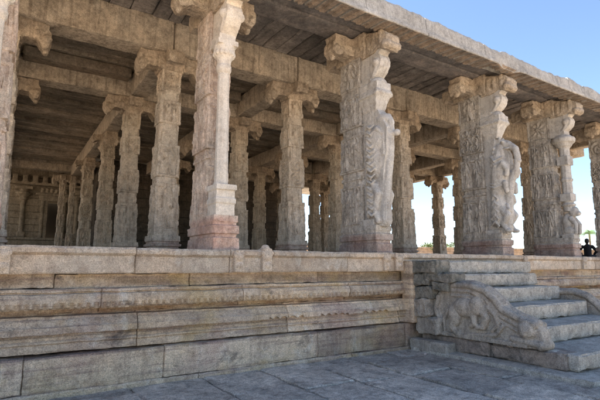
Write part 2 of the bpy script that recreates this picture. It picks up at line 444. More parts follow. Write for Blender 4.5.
XS, XE = -9.0, 22.0          # platform ends
YP = 6.70                    # nominal plinth face
Y_BACK = 31.5

# ---- plinth courses: a moulded profile run along X, cut into blocks
def course(name, prof, mat, seed, blk=(1.8, 3.4), rel=None, x0=XS, x1=XE, joints=None, amp=.010, dx=.022, zrel=None):
    rr = random.Random(seed)
    if joints is None:
        joints = []; x = x0 + rr.uniform(.4, blk[1])
        while x < x1 - .3: joints.append(x); x += rr.uniform(*blk)
    near = lambda x: -1 < x < 8.2
    xs = []; x = x0
    while x < x1: xs.append(x); x += dx if near(x) else (.06 if 8 < x < 16 else .25)
    xs.append(x1)
    for j in joints: xs += [j - .02, j - .009, j - .004, j + .004, j + .009, j + .02]
    xs = np.array(sorted(xs))
    boff = [rr.uniform(-.009, .009) for _ in range(len(joints) + 1)]
    bi = np.searchsorted(np.array(joints), xs)
    bo = np.array(boff)[bi]
    jd = np.min(np.abs(xs[:, None] - np.array(joints)[None, :]), axis=1)
    jin = np.where(jd < .006, .022, 0) + np.where(jd < .012, .006, 0)
    pr = []
    for a, b in zip(prof[:-1], prof[1:]):
        L = math.hypot(a[0] - b[0], a[1] - b[1]); n = max(1, int(L / .03))
        for i in range(n): pr.append((a[0] + (b[0] - a[0]) * i / n, a[1] + (b[1] - a[1]) * i / n))
    pr.append(prof[-1]); pr = np.array(pr); NP = len(pr); NX = len(xs)
    X = np.repeat(xs, NP); Yv = np.tile(pr[:, 0], NX) + YP; Z = np.tile(pr[:, 1], NX)
    Yv = Yv + np.repeat(bo, NP) + np.repeat(jin, NP)
    Z = Z + np.repeat(np.array([rr.uniform(-.006, .006) for _ in boff])[bi], NP) * (np.tile(pr[:, 1], NX) > .01)
    if rel is not None: Yv = Yv - rel(X, Z)
    if zrel is not None: Z = Z + zrel(X, Z)
    P = np.stack([X, Yv, Z], 1)
    nn = vec3noise(P, 2.2, seed); P = P + nn * amp * 1.0 + vec3noise(P, 9, seed + 2) * amp * .8
    # chipped lower/upper arrises
    rim = np.tile((np.arange(NP) < 3) | (np.arange(NP) > NP - 4), NX)
    chip = np.clip(fbm(P, 4.5, seed + 8) * 2.6 - .25, 0, 1) * .05
    P[:, 1] += np.where(rim, chip, 0)
    P[:, 1] += np.clip(fbm(P, 2.0, seed + 28) * 3 - 1.1, 0, 1) * .03
    F = []
    for i in range(NX - 1):
        for k in range(NP - 1):
            a = i * NP + k
            F.append((a, a + 1, a + NP + 1, a + NP))
    F.append(tuple(range(NP))[::-1]); F.append(tuple((NX - 1) * NP + k for k in range(NP)))
    tones = np.array([rr.uniform(-.22, .14) for _ in boff])[bi]
    return hp(name, mesh_from(name, P, F, mat, tone=np.repeat(tones, NP)))
BK = 2.0
def rel_top(X, Z):
    q = ((Z > 1.53) & (Z < 1.71))
    a = .5 + .5 * np.cos(X * 34) * np.cos((Z - 1.62) * 34)
    m = vnoise(np.stack([X * 1.3, Z * 0, Z * 0 + 4], 1)) > -.15
    return np.where(q & m, a * .010, 0) + np.where((Z > 1.77) & (Z < 1.84), .003 * np.cos(X * 60), 0)
course('plinth_course', [(BK, 1.86), (-.02, 1.86), (-.045, 1.83), (-.045, 1.775), (-.02, 1.755), (.01, 1.74), (.0, 1.72), (.0, 1.52), (.015, 1.50), (BK, 1.50)],
       M['slab'], 11, rel=rel_top, joints=[-6.9, -4.6, -2.4, -.06, 1.55, 2.98, 3.75, 5.35, 6.38, 6.74, 8.6, 10.98, 12.6, 14.6, 16.4, 18.7, 20.5])
course('plinth_course', [(BK, 1.497), (.17, 1.497), (.165, 1.36), (.15, 1.31), (BK, 1.31)], M['plinth'], 12, amp=.016)
def rel_mid(X, Z):
    return np.where((Z > 1.045) & (Z < 1.12), .016 * np.sign(np.sin(X * 2 * math.pi / .10)), 0) + np.where((Z > 1.22) & (Z < 1.25), .004 * np.sin(X * 2 * math.pi / .06), 0)
course('plinth_course', [(BK, 1.307), (.06, 1.307), (.04, 1.30), (.035, 1.265), (.06, 1.255), (.06, 1.245), (.01, 1.235), (-.025, 1.19), (-.03, 1.13), (-.01, 1.07), (.02, 1.045), (.16, 1.035), (.165, .985), (BK, .985)],
       M['plinth'], 13, rel=rel_mid)
def rel_wave(X, Z):
    return np.where((Z > .73) & (Z < .83), .014 * (np.abs(np.sin(X * math.pi / .17)) - .3) * (vnoise(np.stack([X * .8, X * 0, X * 0 + 9], 1)) > -.3), 0)
course('plinth_course', [(BK, .982), (.17, .982), (.165, .958), (.055, .95), (.05, .92), (.03, .91), (.0, .86), (-.01, .84), (-.035, .82), (-.045, .76), (-.045, .74), (.02, .735), (.02, .70), (.0, .70), (.01, .66), (-.015, .645), (-.015, .625), (.005, .61), (-.02, .54), (-.015, .515), (.09, .505), (BK, .505)],
       M['plinth'], 14, rel=rel_wave, zrel=lambda X, Z: np.where((Z > .715) & (Z < .765), .04 * np.abs(np.sin(X * math.pi / .17 + .7 * np.sin(X * 5))) * np.clip((X - 3.1) * 2, 0, 1) * (X < 6.3) * (vnoise(np.stack([X * 2, X * 0, X * 0], 1)) > -.45), 0), joints=[-5.5, -2.7, 1.62, 4.05, 6.6, 8.7, 10.9, 12.8, 15, 17, 19.3])
course('plinth_course', [(BK, .49), (.06, .49), (-.045, .478), (-.06, .455), (-.055, .12), (-.045, .055), (BK, .055)], M['plinth'], 15, blk=(1.1, 2.2), amp=.014,
       joints=[-6, -4.1, -1.9, .28, 2.0, 4.62, 6.72, 9, 11, 12.9, 14.2, 16, 17.8, 20])
course('plinth_course', [(BK, .05), (-.08, .05), (-.1, .03), (-.1, -.05), (BK, -.05)], M['plinth'], 16, amp=.014)
# floor of the platform and its far body
mb = MB(); mb.add(*rough_box(XS, XE, YP + 1.2, Y_BACK + 1.5, .0, 1.856, seg=1.2, amp=.006, chip=.01)); hp('platform_floor', mesh_from('platform_floor', mb.verts(), mb.F, M['floor']))
# plain corner block ends & bosses standing on the slab face
def boss(x, w, z0, z1, d, lump=False):
    b = Blob(); b.box(x - w / 2, x + w / 2, YP - d, YP + .1, z0, z1)
    b.ell((x, YP - d, (z0 + z1) / 2 + .06), (w * .42, .035, .07)).ell((x, YP - d, z0 + .1), (w * .3, .03, .05))
    b.box(x - w * .6, x + w * .6, YP - d - .015, YP, z1 - .1, z1 - .05)
    if lump: b.ell((x, YP + .0, z1), (w * .42, .08, .07))
    hp('slab_boss', b.mesh('slab_boss', M['slab'], .014, .008, .004, seed=x))
boss(-.02, .15, 1.50, 1.84, .07); boss(3.12, .16, 1.51, 1.85, .08); boss(3.62, .18, 1.51, 1.88, .09, True); boss(6.30, .16, 1.51, 1.83, .06); boss(6.62, .2, 1.51, 1.85, .07)
boss(13.9, .2, 1.51, 1.85, .07); boss(10.98, .14, 1.51, 1.85, .07)
# pale plain upright joining plinth and stair
mb = MB(); mb.add(*rough_box(6.78, 7.02, 6.50, 6.78, .5, 1.70, seg=.1, amp=.02, chip=.02, seed=2)); hp('plinth_pier', mesh_from('plinth_pier', mb.verts(), mb.F, M['plinth']))

# ---- front pillars
W = .42; HW = W / 2
def pier_parts(root, seed, mat, smooth_pier=False):
    """main pier: local x centred on 0, y local 0 = world 6.85 (front of base)"""
    Z0 = 1.857
    # wide base under pier and colonette
    prof = [(Z0, HW + .02, .60, .0), (2.05, HW + .02, .60, .0), (2.05, HW - .005, .575, .05), (2.11, HW - .005, .575, .05), (2.11, HW + .025, .605, .02), (2.25, HW + .025, .605, .02),
            (2.25, HW - .0, .57, .05), (2.30, HW - .0, .57, .05), (2.32, HW + .01, .585, 0), (2.42, HW + .005, .58, 0)]
    P, F = ring_pillar(prof, 18, 44, [(1.88, 2.04, 'rosette', .03), (2.12, 2.24, 'lattice', .02)], .02, seed, .009, .012, 0, .585, .015, .004)
    link('pillar_base', mesh_from('pillar_base', P, F, mat), root)
    # main pier
    hy = .375; a = .0
    prof = [(2.40, HW, hy, 0), (3.30, HW - .005, hy - .01, 0), (3.30, HW - .025, hy - .025, .26), (3.42, HW - .025, hy - .025, .26), (3.42, HW - .01, hy - .015, .1), (3.50, HW - .01, hy - .015, .1),
            (3.50, HW - .028, hy - .028, .26), (3.60, HW - .028, hy - .028, .26), (3.60, HW, hy - .01, 0), (4.42, HW - .005, hy - .015, 0), (4.42, HW - .028, hy - .035, .26), (4.58, HW - .028, hy - .035, .26),
            (4.58, HW - .0, hy - .02, 0), (5.32, HW - .01, hy - .025, 0), (5.32, HW - .025, hy - .035, .14), (5.46, HW - .025, hy - .035, .14), (5.46, HW - .01, hy - .03, 0), (6.18, HW - .01, hy - .03, 0)]
    P, F = ring_pillar(prof, 30, 52, [(2.44, 3.28, 'figure', .05), (3.43, 3.49, 'lattice', .02), (3.62, 4.40, ['figure', 'rosette', 'figure'][seed % 3], .05), (4.60, 5.30, ['rosette', 'figure', 'scroll'][(seed // 2) % 3], .05), (5.48, 6.14, ['figure', 'scroll', 'rosette', 'figure'][seed % 4], .05)], .014, seed + 1, .009, .042 if not smooth_pier else .02, 0, .78, .014, .008 if not smooth_pier else .005)
    link('pillar_shaft', mesh_from('pillar_shaft', P, F, mat), root)
    # bracket cross on top
    b = Blob()
    b.box(-.22, .22, .25, 1.25, 6.16, 6.66)
    for sx in (-1, 1):       # side arms
        b.prism([(sx * .1, 6.20), (sx * .5, 6.24), (sx * .58, 6.18), (sx * .70, 6.16), (sx * .78, 6.26), (sx * .78, 6.44), (sx * .72, 6.52), (sx * .74, 6.64), (sx * .1, 6.64)], .57, .96, 'y')
        b.cap((sx * .70, .6, 6.30), (sx * .70, .93, 6.30), .09); b.ell((sx * .68, .765, 6.16), (.06, .08, .07)); b.box(min(sx * .1, sx * .45), max(sx * .1, sx * .45), .545, .985, 6.36, 6.42)
    # outer arm towards the front and its back end
    b.prism([(.40, 6.08), (.0, 6.08), (-.12, 6.14), (-.24, 6.08), (-.34, 6.04), (-.42, 6.10), (-.42, 6.34), (-.34, 6.44), (.0, 6.54), (.4, 6.66)], -.19, .19)
    b.cap((-.15, -.36, 6.15), (.15, -.36, 6.15), .09); b.cap((-.17, -.2, 6.44), (.17, -.2, 6.44), .05)
    for yy in (-.26, -.05, .12): b.box(-.215, .215, yy, yy + .07, 6.2, 6.5)
    b.prism([(1.1, 6.20), (1.35, 6.30), (1.6, 6.24), (1.68, 6.34), (1.66, 6.60), (1.1, 6.66)], -.19, .19)
    link('bracket', b.mesh('bracket', M['bracket'], .018, .022, .016, seed=seed), root)
def s_bracket(root, z0, z1, y0, y1, mat, seed):
    """cyma bracket between the colonette capital and the outer arm"""
    ym = (y0 + y1) / 2; h = z1 - z0
    pts = [(.45, z0 - .02), (.10, z0 - .02), (.03, z0 + .08 * h), (-.08, z0 + .22 * h), (-.16, z0 + .40 * h), (-.19, z0 + .60 * h), (-.16, z0 + .76 * h), (-.12, z0 + .84 * h), (-.15, z0 + .90 * h), (-.2, z0 + .95 * h), (-.2, z1 + .02), (.5, z1 + .02)]
    b = Blob(); b.prism(pts, -.14, .14)
    b.chain([(-.13, .08, z0 + .1 * h), (-.145, -.04, z0 + .35 * h), (-.145, -.08, z0 + .58 * h), (-.13, .0, z0 + .76 * h)], [.03, .035, .035, .03])
    b.cap((-.14, -.05, z0 + .56 * h), (.14, -.05, z0 + .56 * h), .095)
    b.ell((0, -.16, z0 + .62 * h), (.06, .04, .07))
    link('cyma_bracket', b.mesh('cyma_bracket', mat, .02, .010, .005, seed=seed), root)

def colonette_shaft(root, mat, seed, z_lo, lion=False):
    b = Blob()
    cy = .13
    if not lion:
        cy = .18; cx = -.03
        b.box(-.17, .16, .02, .40, 2.38, 2.62).box(-.185, .175, -.0, .40, 2.62, 2.70).box(-.17, .16, .02, .38, 2.70, 2.84).box(-.19, .18, -.02, .4, 2.84, 2.93)
        b.lathe((cx, cy, 0), [(2.9, .13), (3.0, .115), (5.0, .10)], 8)
        b.lathe((cx, cy, 0), [(4.90, .11), (4.95, .13), (5.02, .13), (5.04, .115), (5.12, .125), (5.17, .15), (5.25, .17), (5.28, .185), (5.34, .19), (5.36, .18)], 24)
        for k in range(14):
            a = k * math.tau / 14; b.ell((cx + .17 * math.cos(a), cy + .17 * math.sin(a), 5.23), (.032, .032, .05), sub=2)
        b.box(-.21, .16, cy - .18, cy + .22, 5.36, 5.45)
        b.box(-.17, .13, cy - .12, .5, 5.44, 5.58)
    else:
        b.box(-.17, .17, -.02, .32, 2.38, 2.52)
        # seated lion supporting the shaft
        b.ell((0, .18, 2.86), (.15, .17, .30)).ell((0, -.0, 3.18), (.13, .14, .16)).ell((0, -.10, 3.12), (.09, .09, .08))
        for sx in (-1, 1):
            b.chain([(sx * .1, .06, 2.98), (sx * .11, -.08, 2.8), (sx * .11, -.06, 2.55)], [.07, .055, .05]); b.ell((sx * .12, .12, 2.62), (.07, .16, .12)); b.ell((sx * .1, .04, 3.32), (.03, .03, .05))
        b.lathe((0, cy, 0), [(3.2, .15), (3.35, .15), (3.36, .19), (3.42, .19), (3.43, .14), (3.52, .14)], 16)
        b.box(-.16, .16, cy - .15, cy + .17, 3.5, 3.72).lathe((0, cy, 0), [(3.7, .145), (4.1, .14), (4.11, .17), (4.17, .17), (4.18, .14), (4.6, .135)], 8)
        b.box(-.16, .16, cy - .15, cy + .17, 4.58, 4.85).lathe((0, cy, 0), [(4.8, .145), (5.1, .14)], 8)
        b.lathe((0, cy, 0), [(5.05, .13), (5.12, .15), (5.16, .2), (5.24, .24), (5.28, .3), (5.36, .32), (5.42, .3), (5.44, .24), (5.5, .2)], 24)
        b.box(-.16, .16, cy - .12, .5, 5.46, 5.62)
    link('colonette', b.mesh('colonette', mat, .014 if not lion else .016, .006, .003, seed=seed, sharp=30), root)
    s_bracket(root, 5.56, 6.12, 0, 0, mat, seed)

def cap_block(root, mat, seed, z0=4.78, z1=5.56):
    b = Blob(); h = z1 - z0
    for k, (t0, t1, a, c) in enumerate(((0, .18, .10, .13), (.18, .34, .14, .16), (.34, .5, .17, .205), (.5, .56, .235, .24))):
        b.frustum(z0 + t0 * h, z0 + t1 * h + .01, (-a, a, .16 - a * 1.1, .45), (-c, c, .16 - c * 1.25, .45))
    b.box(-.215, .215, -.13, .45, z0 + .56 * h, z0 + .64 * h).box(-.20, .20, -.11, .45, z0 + .64 * h, z1 - .12)
    b.ell((0, .06, z1 - .12), (.2, .18, .14)); b.box(-.18, .18, .1, .45, z1 - .12, z1)
    link('capital', b.mesh('capital', mat, .018, .009, .005, seed=seed), root)
    s_bracket(root, z1 - .04, 6.12, 0, 0, mat, seed)

def yali_rearing(root, mat, seed):
    b = Blob()          # coordinates: y local = world-6.85
    L = lambda Y: (Y + .36 * (7.1 - Y) if Y < 7.1 else Y) - 6.85
    b.box(-.2, .2, L(6.84), L(7.3), 2.38, 2.5)
    b.prism([(.5, 2.4), (-.06, 2.4), (-.10, 3.1), (-.16, 3.6), (-.22, 3.95), (-.25, 4.15), (-.24, 4.4), (-.14, 4.62), (0, 4.85), (.5, 4.85)], -.09, .09)   # web of stone joining it to the pier
    b.box(-.12, .12, .12, .5, 2.4, 4.9)
    K = lambda Y: Y - 6.85
    for sx in (-.07, .07): b.chain([(sx, K(7.0), 2.75), (sx, K(6.96), 3.08), (sx, K(7.0), 3.40), (sx, K(6.90), 3.74), (sx, K(6.85), 4.05), (sx, K(6.90), 4.36), (sx * .6, K(6.86), 4.60)], [.20, .22, .165, .225, .245, .175, .135])
    b.ell((0, K(6.73), 4.68), (.12, .19, .125), (.35, 0, 0)).ell((0, K(6.6), 4.60), (.09, .09, .08))           # head, muzzle
    b.chain([(0, K(6.60), 4.62), (0, K(6.48), 4.52), (0, K(6.43), 4.28), (0, K(6.48), 4.02), (0, K(6.64), 3.70), (0, K(6.72), 3.34), (0, K(6.74), 2.9)], [.09, .085, .08, .08, .095, .10, .10])    # curled trunk running down
    b.ell((0, K(6.40), 4.20), (.07, .06, .055))
    for sx in (-1, 1):
        b.ell((sx * .11, K(6.74), 4.75), (.05, .05, .04)); b.ell((sx * .12, K(6.72), 4.73), (.03, .022, .022), sub=2)
        b.chain([(sx * .1, K(6.62), 4.55), (sx * .11, K(6.72), 4.56)], [.022, .022])
        b.chain([(sx * .21, K(6.86), 3.98), (sx * .27, K(6.68), 4.16), (sx * .25, K(6.58), 3.98), (sx * .22, K(6.62), 3.86)], [.09, .07, .055, .06])
        for k in range(9):
            b.ell((sx * (.16 + .05 * math.sin(k * .4)), K(7.06 - .012 * k), 3.72 + .11 * k), (.05, .045, .055), sub=2)
    for k in range(6): b.ell((0, L(6.98 - .05 * k * .6), 4.22 + .09 * k), (.05, .05, .055), sub=2)                   # mane
    for sx in (-1, 1):
        b.ell((sx * .08, L(6.70), 4.83), (.03, .04, .07))                                                       # ear
        b.ell((sx * .1, L(6.57), 4.72), (.03, .035, .03))
        b.chain([(sx * .12, K(6.80), 3.62), (sx * .2, K(6.68), 3.66), (sx * .19, K(6.66), 3.46)], [.09, .07, .06])
        b.ell((sx * .11, K(6.94), 3.02), (.13, .2, .28), (-.2, 0, 0))                                              # haunch
        b.chain([(sx * .14, K(6.86), 3.02), (sx * .15, K(6.70), 2.86), (sx * .15, K(6.84), 2.64), (sx * .15, K(6.74), 2.48)], [.12, .09, .065, .06])
        b.ell((sx * .15, K(6.70), 2.47), (.065, .1, .05))
        for k in range(5):                                                                                      # flame curls and harness
            b.chain([(sx * .24, K(7.12 - .02 * k), 2.60 + .17 * k), (sx * .265, K(6.98), 2.70 + .17 * k), (sx * .26, K(6.88), 2.60 + .17 * k), (sx * .26, K(6.92), 2.55 + .17 * k)], [.026, .03, .024, .016])
        b.chain([(sx * .25, K(7.1), 3.62), (sx * .275, K(6.95), 3.56), (sx * .22, K(6.76), 3.62)], [.024, .026, .024]); b.chain([(sx * .25, K(7.1), 3.70), (sx * .28, K(6.95), 3.64), (sx * .22, K(6.76), 3.70)], [.014, .016, .014])
        b.chain([(sx * .2, K(7.06), 4.4), (sx * .29, K(6.9), 4.24), (sx * .24, K(6.7), 4.32)], [.026, .03, .026]); b.chain([(sx * .2, K(7.06), 4.3), (sx * .31, K(6.88), 4.12), (sx * .25, K(6.68), 4.20)], [.016, .018, .016])
    # small attendant in front, between the hooves
    b.chain([(0, L(6.58), 2.5), (0, L(6.55), 2.85), (0, L(6.52), 3.10)], [.085, .09, .1]).ell((0, L(6.50), 3.27), (.075, .08, .09))
    b.chain([(-.1, L(6.52), 3.12), (-.15, L(6.42), 3.0), (-.05, L(6.4), 2.95)], [.04, .035, .03]).chain([(.1, L(6.52), 3.12), (.15, L(6.42), 3.2), (.08, L(6.4), 3.35)], [.04, .035, .03])
    link('rearing_beast', b.mesh('rearing_beast', mat, .012, .006, .006, seed=seed, ns=6), root)

def yali_bundle(root, mat, seed):
    b = Blob(); L = lambda Y: (Y + .36 * (7.1 - Y) if Y < 7.1 else Y) - 6.85
    b.box(-.2, .2, L(6.84), L(7.3), 2.38, 2.55)
    b.prism([(.5, 2.4), (-.06, 2.4), (-.08, 2.9), (-.16, 3.6), (-.24, 3.9), (-.28, 4.4), (-.1, 4.7), (0, 4.85), (.5, 4.85)], -.11, .11)
    b.box(-.12, .12, .12, .5, 2.4, 4.9)
    for k in range(15):
        z = 2.62 + k * .13
        for sx in (-1, 1):
            b.chain([(sx * .2, .28, z), (sx * .235, .2, z + .06), (sx * .23, .1, z - .01), (sx * .2, .02, z + .05)], [.022, .028, .026, .018])
    b.ell((0, L(6.96), 3.0), (.22, .22, .5), (-.08, 0, 0)).ell((0, L(6.85), 3.8), (.22, .24, .5)).ell((0, L(6.8), 4.2), (.23, .27, .36), (.15, 0, 0))
    b.ell((0, L(6.62), 4.62), (.13, .2, .15), (.3, 0, 0))                                       # bowed head
    b.chain([(.03, L(6.42), 4.66), (.03, L(6.30), 4.52), (.02, L(6.30), 4.2), (.02, L(6.36), 3.8), (.0, L(6.48), 3.35), (.0, L(6.58), 2.85), (0, L(6.62), 2.5)], [.07, .07, .065, .075, .09, .11, .13])   # long smooth limb
    b.cap((-.04, L(6.40), 4.26), (.06, L(6.10), 4.28), .055); b.ell((.06, L(6.1), 4.28), (.07, .07, .07))              # horizontal stub
    b.box(-.13, .05, L(6.62), L(6.42), 3.84, 4.2); b.ell((-.04, L(6.52), 4.22), (.1, .12, .1))                          # hanging block
    for sx in (-1, 1):
        b.chain([(sx * .13, L(6.8), 4.35), (sx * .17, L(6.62), 4.40), (sx * .13, L(6.5), 4.3)], [.07, .05, .045])
        b.chain([(sx * .16, L(7.0), 4.5), (sx * .2, L(7.06), 4.1), (sx * .19, L(6.95), 3.7), (sx * .17, L(6.8), 3.6)], [.04, .045, .04, .03])
        b.chain([(sx * .14, L(6.85), 3.2), (sx * .17, L(6.66), 3.05), (sx * .16, L(6.8), 2.7), (sx * .14, L(6.7), 2.5)], [.1, .08, .06, .06])
        for k in range(8):
            b.chain([(sx * .17, L(7.12 - .02 * (k % 2)), 2.6 + .24 * k), (sx * .195, L(7.02), 2.70 + .24 * k), (sx * .18, L(6.93), 2.62 + .24 * k)], [.03, .034, .02])
    link('rearing_beast', b.mesh('rearing_beast', mat, .012, .007, .007, seed=seed, ns=6), root)

FX = [-.32, 2.97, 6.42, 10.59, 13.96, 17.88, 20.25]       # bay centres
FRONT = ['round', 'round', 'bundle', 'yali', 'lion', 'lion', 'round']
def front_pillar(i, x, kind):
    root = empty('front_pillar', (x - HL.x, 6.85 - HL.y, 0), hall)
    warm = i in (0, 1)
    mat = M['pierwarm'] if warm else M['pier']
    pier_parts(root, i * 3 + 2, mat, warm)
    sm = M['pierwarm'] if warm else M['sculpt']
    if kind == 'round': colonette_shaft(root, M['pale'] if warm else sm, i + 1, 2.4)
    elif kind == 'lion': colonette_shaft(root, sm, i + 1, 2.4, True)
    elif kind == 'yali': yali_rearing(root, sm, 4); cap_block(root, M['sculpt'], 5, 4.88, 5.60)
    else: yali_bundle(root, sm, 9); cap_block(root, M['sculpt'], 6, 4.72, 5.56)
    return root
for i, (x, k) in enumerate(zip(FX, FRONT)): front_pillar(i, x, k)
tmpl = [o for o in hall.children if o.name.startswith('front_pillar')]
for o, l in zip(tmpl, ('pinkish pillar with slim colonette at far left', 'pale pinkish pillar with tall slim colonette', 'grey pillar with weathered rearing beast and red-stained base', 'grey pillar with clear rearing beast beside the stair', 'pillar with small lion below its slender colonette', 'pillar at right with slender colonette', 'pillar at hall right end')):
    o['label'] = l

# ---- inner pillars (square blocks and cut-corner bands), brackets on top
def inner_variant(seed):
    h = .285
    base = [(1.857, h + .035, h + .035, 0), (1.98, h + .035, h + .035, 0), (1.98, h + .005, h + .005, .04), (2.02, h + .005, h + .005, .04), (2.02, h + .045, h + .045, .02), (2.08, h + .05, h + .05, .02), (2.08, h + .01, h + .01, .03), (2.13, h + .01, h + .01, .03), (2.13, h + .03, h + .03, 0), (2.27, h + .02, h + .02, 0)]
    P, F = ring_pillar(base, 16, 16, [], .025, seed, .009, .01, 0, 0, .015, .004)
    mb_ = mesh_from('pillar_base', P, F, M['inner'])
    t = lambda z: h - .012 - (z - 2.27) * .012
    rr = random.Random(seed)
    a, b_, c, d = 3.35 + rr.uniform(-.1, .1), 3.62 + rr.uniform(-.05, .1), 4.45 + rr.uniform(-.1, .1), 4.75 + rr.uniform(-.05, .1)
    e, f = 5.4, 5.62
    pr = [(2.27, t(2.27), t(2.27), 0), (a, t(a), t(a), 0), (a, t(a) - .022, t(a) - .022, .32), (b_, t(b_) - .022, t(b_) - .022, .32), (b_, t(b_) + .0, t(b_) + .0, 0), (c, t(c), t(c), 0), (c, t(c) - .022, t(c) - .022, .32), (d, t(d) - .022, t(d) - .022, .32),
          (d, t(d), t(d), 0), (e, t(e), t(e), 0), (e, t(e) - .022, t(e) - .022, .32), (f, t(f) - .022, t(f) - .022, .32), (f, t(f) - .01, t(f) - .01, 0), (6.19, t(6.2), t(6.2), 0)]
    kinds = ['figure', 'rosette', 'scroll', 'figure']; rr.shuffle(kinds)
    P, F = ring_pillar(pr, 26, 26, [(2.4, a - .05, 'figure', .06), (b_ + .03, c - .03, kinds[0], .06), (d + .03, e - .03, kinds[1], .06), (f + .03, 6.12, kinds[2], .06)], .022, seed + 40, .011, .036, 0, 0, .016, .009)
    ms = mesh_from('pillar_shaft', P, F, M['inner'])
    b = Blob(); b.box(-.3, .3, -.26, .26, 6.24, 6.36); b.box(-.27, .27, -.24, .24, 6.3, 6.7)
    for sx in (-1, 1):
        b.prism([(sx * .1, 6.30), (sx * .58, 6.30), (sx * .64, 6.22), (sx * .72, 6.12), (sx * .80, 6.16), (sx * .86, 6.28), (sx * .86, 6.44), (sx * .80, 6.56), (sx * .80, 6.66), (sx * .1, 6.67)], -.21, .21, 'y')
        b.cap((sx * .77, -.19, 6.32), (sx * .77, .19, 6.32), .10); (b.ell((sx * .76, 0, 6.12), (.06, .08, .09)) if rr.random() < .6 else None); b.box(min(sx * .12, sx * .5), max(sx * .12, sx * .5), -.235, .235, 6.40, 6.47); b.cap((sx * .56, -.22, 6.42), (sx * .56, .22, 6.42), .05)
        for q in range(3): b.box(sx * (.2 + q * .1) - .02, sx * (.2 + q * .1) + .02, -.23, .23, 6.32, 6.56)
    for sy in (-1, 1):
        b.prism([(sy * .1, 6.32), (sy * .4, 6.40), (sy * .55, 6.34), (sy * .64, 6.44), (sy * .6, 6.6), (sy * .1, 6.66)], -.2, .2)
    mk = b.mesh('bracket', M['bracket'], .022, .028, .020, seed=seed, ns=4)
    return mb_, ms, mk
VARS = [inner_variant(s) for s in (21, 22, 23, 24)]
def inner_pillar(x, y, k, s=1.0, rot=0, turn=False):
    root = empty('inner_pillar', (x - HL.x, y - HL.y, 0), hall); root.rotation_euler = (0, 0, rot)
    for n, me in zip(('pillar_base', 'pillar_shaft', 'bracket'), VARS[k % 4]):
        o = link(n, me, root)
        if n == 'bracket': o.rotation_euler = (0, 0, -rot + (math.pi / 2 if turn else 0)); o.location = (0, 0, -.10)
        if n == 'bracket': o.scale = (.91, .95, 1)
        if s != 1: o.scale = (s, s, 1)
    return root
ROWS = [10.42, 13.85, 20.2, 23.6]
inner = []
for ri, y in enumerate(ROWS[:2]):
    for ci, x in enumerate(FX + [-3.6, -7.0]): inner.append((x, y))
for y in (17.2, 20.3, 23.8):
    for x in (FX[3], FX[4], 17.5 if y < 22 else 19.2, FX[6]): inner.append((x, y))
inner = [p for p in inner if not (abs(p[0] - FX[0]) < .1 and p[1] > 20)]
inner = [(x - (.1 if abs(x - 2.97) < .1 and y > 12 else 0), y) for x, y in inner]
inner += [(3.0, 18.3), (3.0, 23.3), (2.85, 27.9), (2.36, 28.0), (-.9, 17.5), (-1.2, 21.5), (-1.2, 27.9), (6.4, 17.4), (6.4, 21.0), (16.9, 23.4)]
for k, (x, y) in enumerate(inner):
    inner_pillar(x, y, (k * 7 + int(y)) % 4, 1.0 if y < 26 else .62, (k % 4) * math.pi / 2, abs(x - 3.0) < .05 and y > 15)

# ---- beams
def beam(name, x0, x1, y0, y1, z0, z1, mat, seed, seg=.18, amp=.018, chip=.02):
    P, F = rough_box(x0, x1, y0, y1, z0, z1, seg, amp, chip, seed)
    return hp(name, mesh_from(name, P, F, mat))
cuts = [XS] + [-3.6] + FX + [XE]
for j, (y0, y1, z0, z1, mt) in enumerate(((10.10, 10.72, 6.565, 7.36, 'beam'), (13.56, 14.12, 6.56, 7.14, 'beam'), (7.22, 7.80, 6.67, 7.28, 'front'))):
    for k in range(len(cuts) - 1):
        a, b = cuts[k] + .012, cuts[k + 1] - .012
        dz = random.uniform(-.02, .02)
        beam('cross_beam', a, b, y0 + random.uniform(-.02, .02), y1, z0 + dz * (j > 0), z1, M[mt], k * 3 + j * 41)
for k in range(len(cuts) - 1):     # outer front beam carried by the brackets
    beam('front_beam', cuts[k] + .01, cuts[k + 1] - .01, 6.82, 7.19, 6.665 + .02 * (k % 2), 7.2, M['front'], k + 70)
for k, (x, ya, yb) in enumerate([(x, 10.75, 13.52) for x in FX] + [(x, 14.15, 24.2) for x in FX[3:]] + [(2.98, 14.15, 28.1), (-1.2, 14.15, 28.1), (6.4, 14.15, 25.2)]):
    beam('long_beam', x - .24, x + .24, ya, yb, 6.57, 7.2, M['beam'], k * 5 + 3)
beam('cross_beam', -8, 3.5, 28.15, 28.7, 6.85, 7.42, M['beam'], 99)
for k in range(3, 6):
    for y in (17.2, 20.3, 23.9): beam('cross_beam', FX[k] + .3, FX[k + 1] - .3, y - .22, y + .22, 6.575, 7.2, M['beam'], k * 7 + int(y))
beam('cross_beam', XE - 1.3, XE - .9, 7.3, 24.5, 6.72, 7.25, M['beam'], 7)

# ---- ceilings
def ceiling(x0, x1, y0, y1, z, along, width, seed, mat, name='ceiling', th=.16, zj=.03):
    mb = MB(); rr = random.Random(seed)
    a, A = (x0, x1) if along == 'y' else (y0, y1)
    while a < A - .05:
        w = min(width * rr.uniform(.75, 1.25), A - a); dz = rr.uniform(-zj, zj)
        bx = (a + .008, a + w - .008, y0, y1) if along == 'y' else (x0, x1, a + .008, a + w - .008)
        P, F = rough_box(*bx, z + dz, z + dz + th, .22, .03, .03, seed + a)
        mb.add(P, F, rr.uniform(-.35, .3)); a += w
    return hp(name, mesh_from(name, mb.verts(), mb.F, mat, tone=mb.T))
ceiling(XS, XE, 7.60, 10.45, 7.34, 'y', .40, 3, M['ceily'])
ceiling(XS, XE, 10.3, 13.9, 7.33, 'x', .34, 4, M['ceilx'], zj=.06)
ceiling(-8.6, 3.1, 13.8, 30, 7.26, 'x', .42, 5, M['ceilx'], zj=.08)
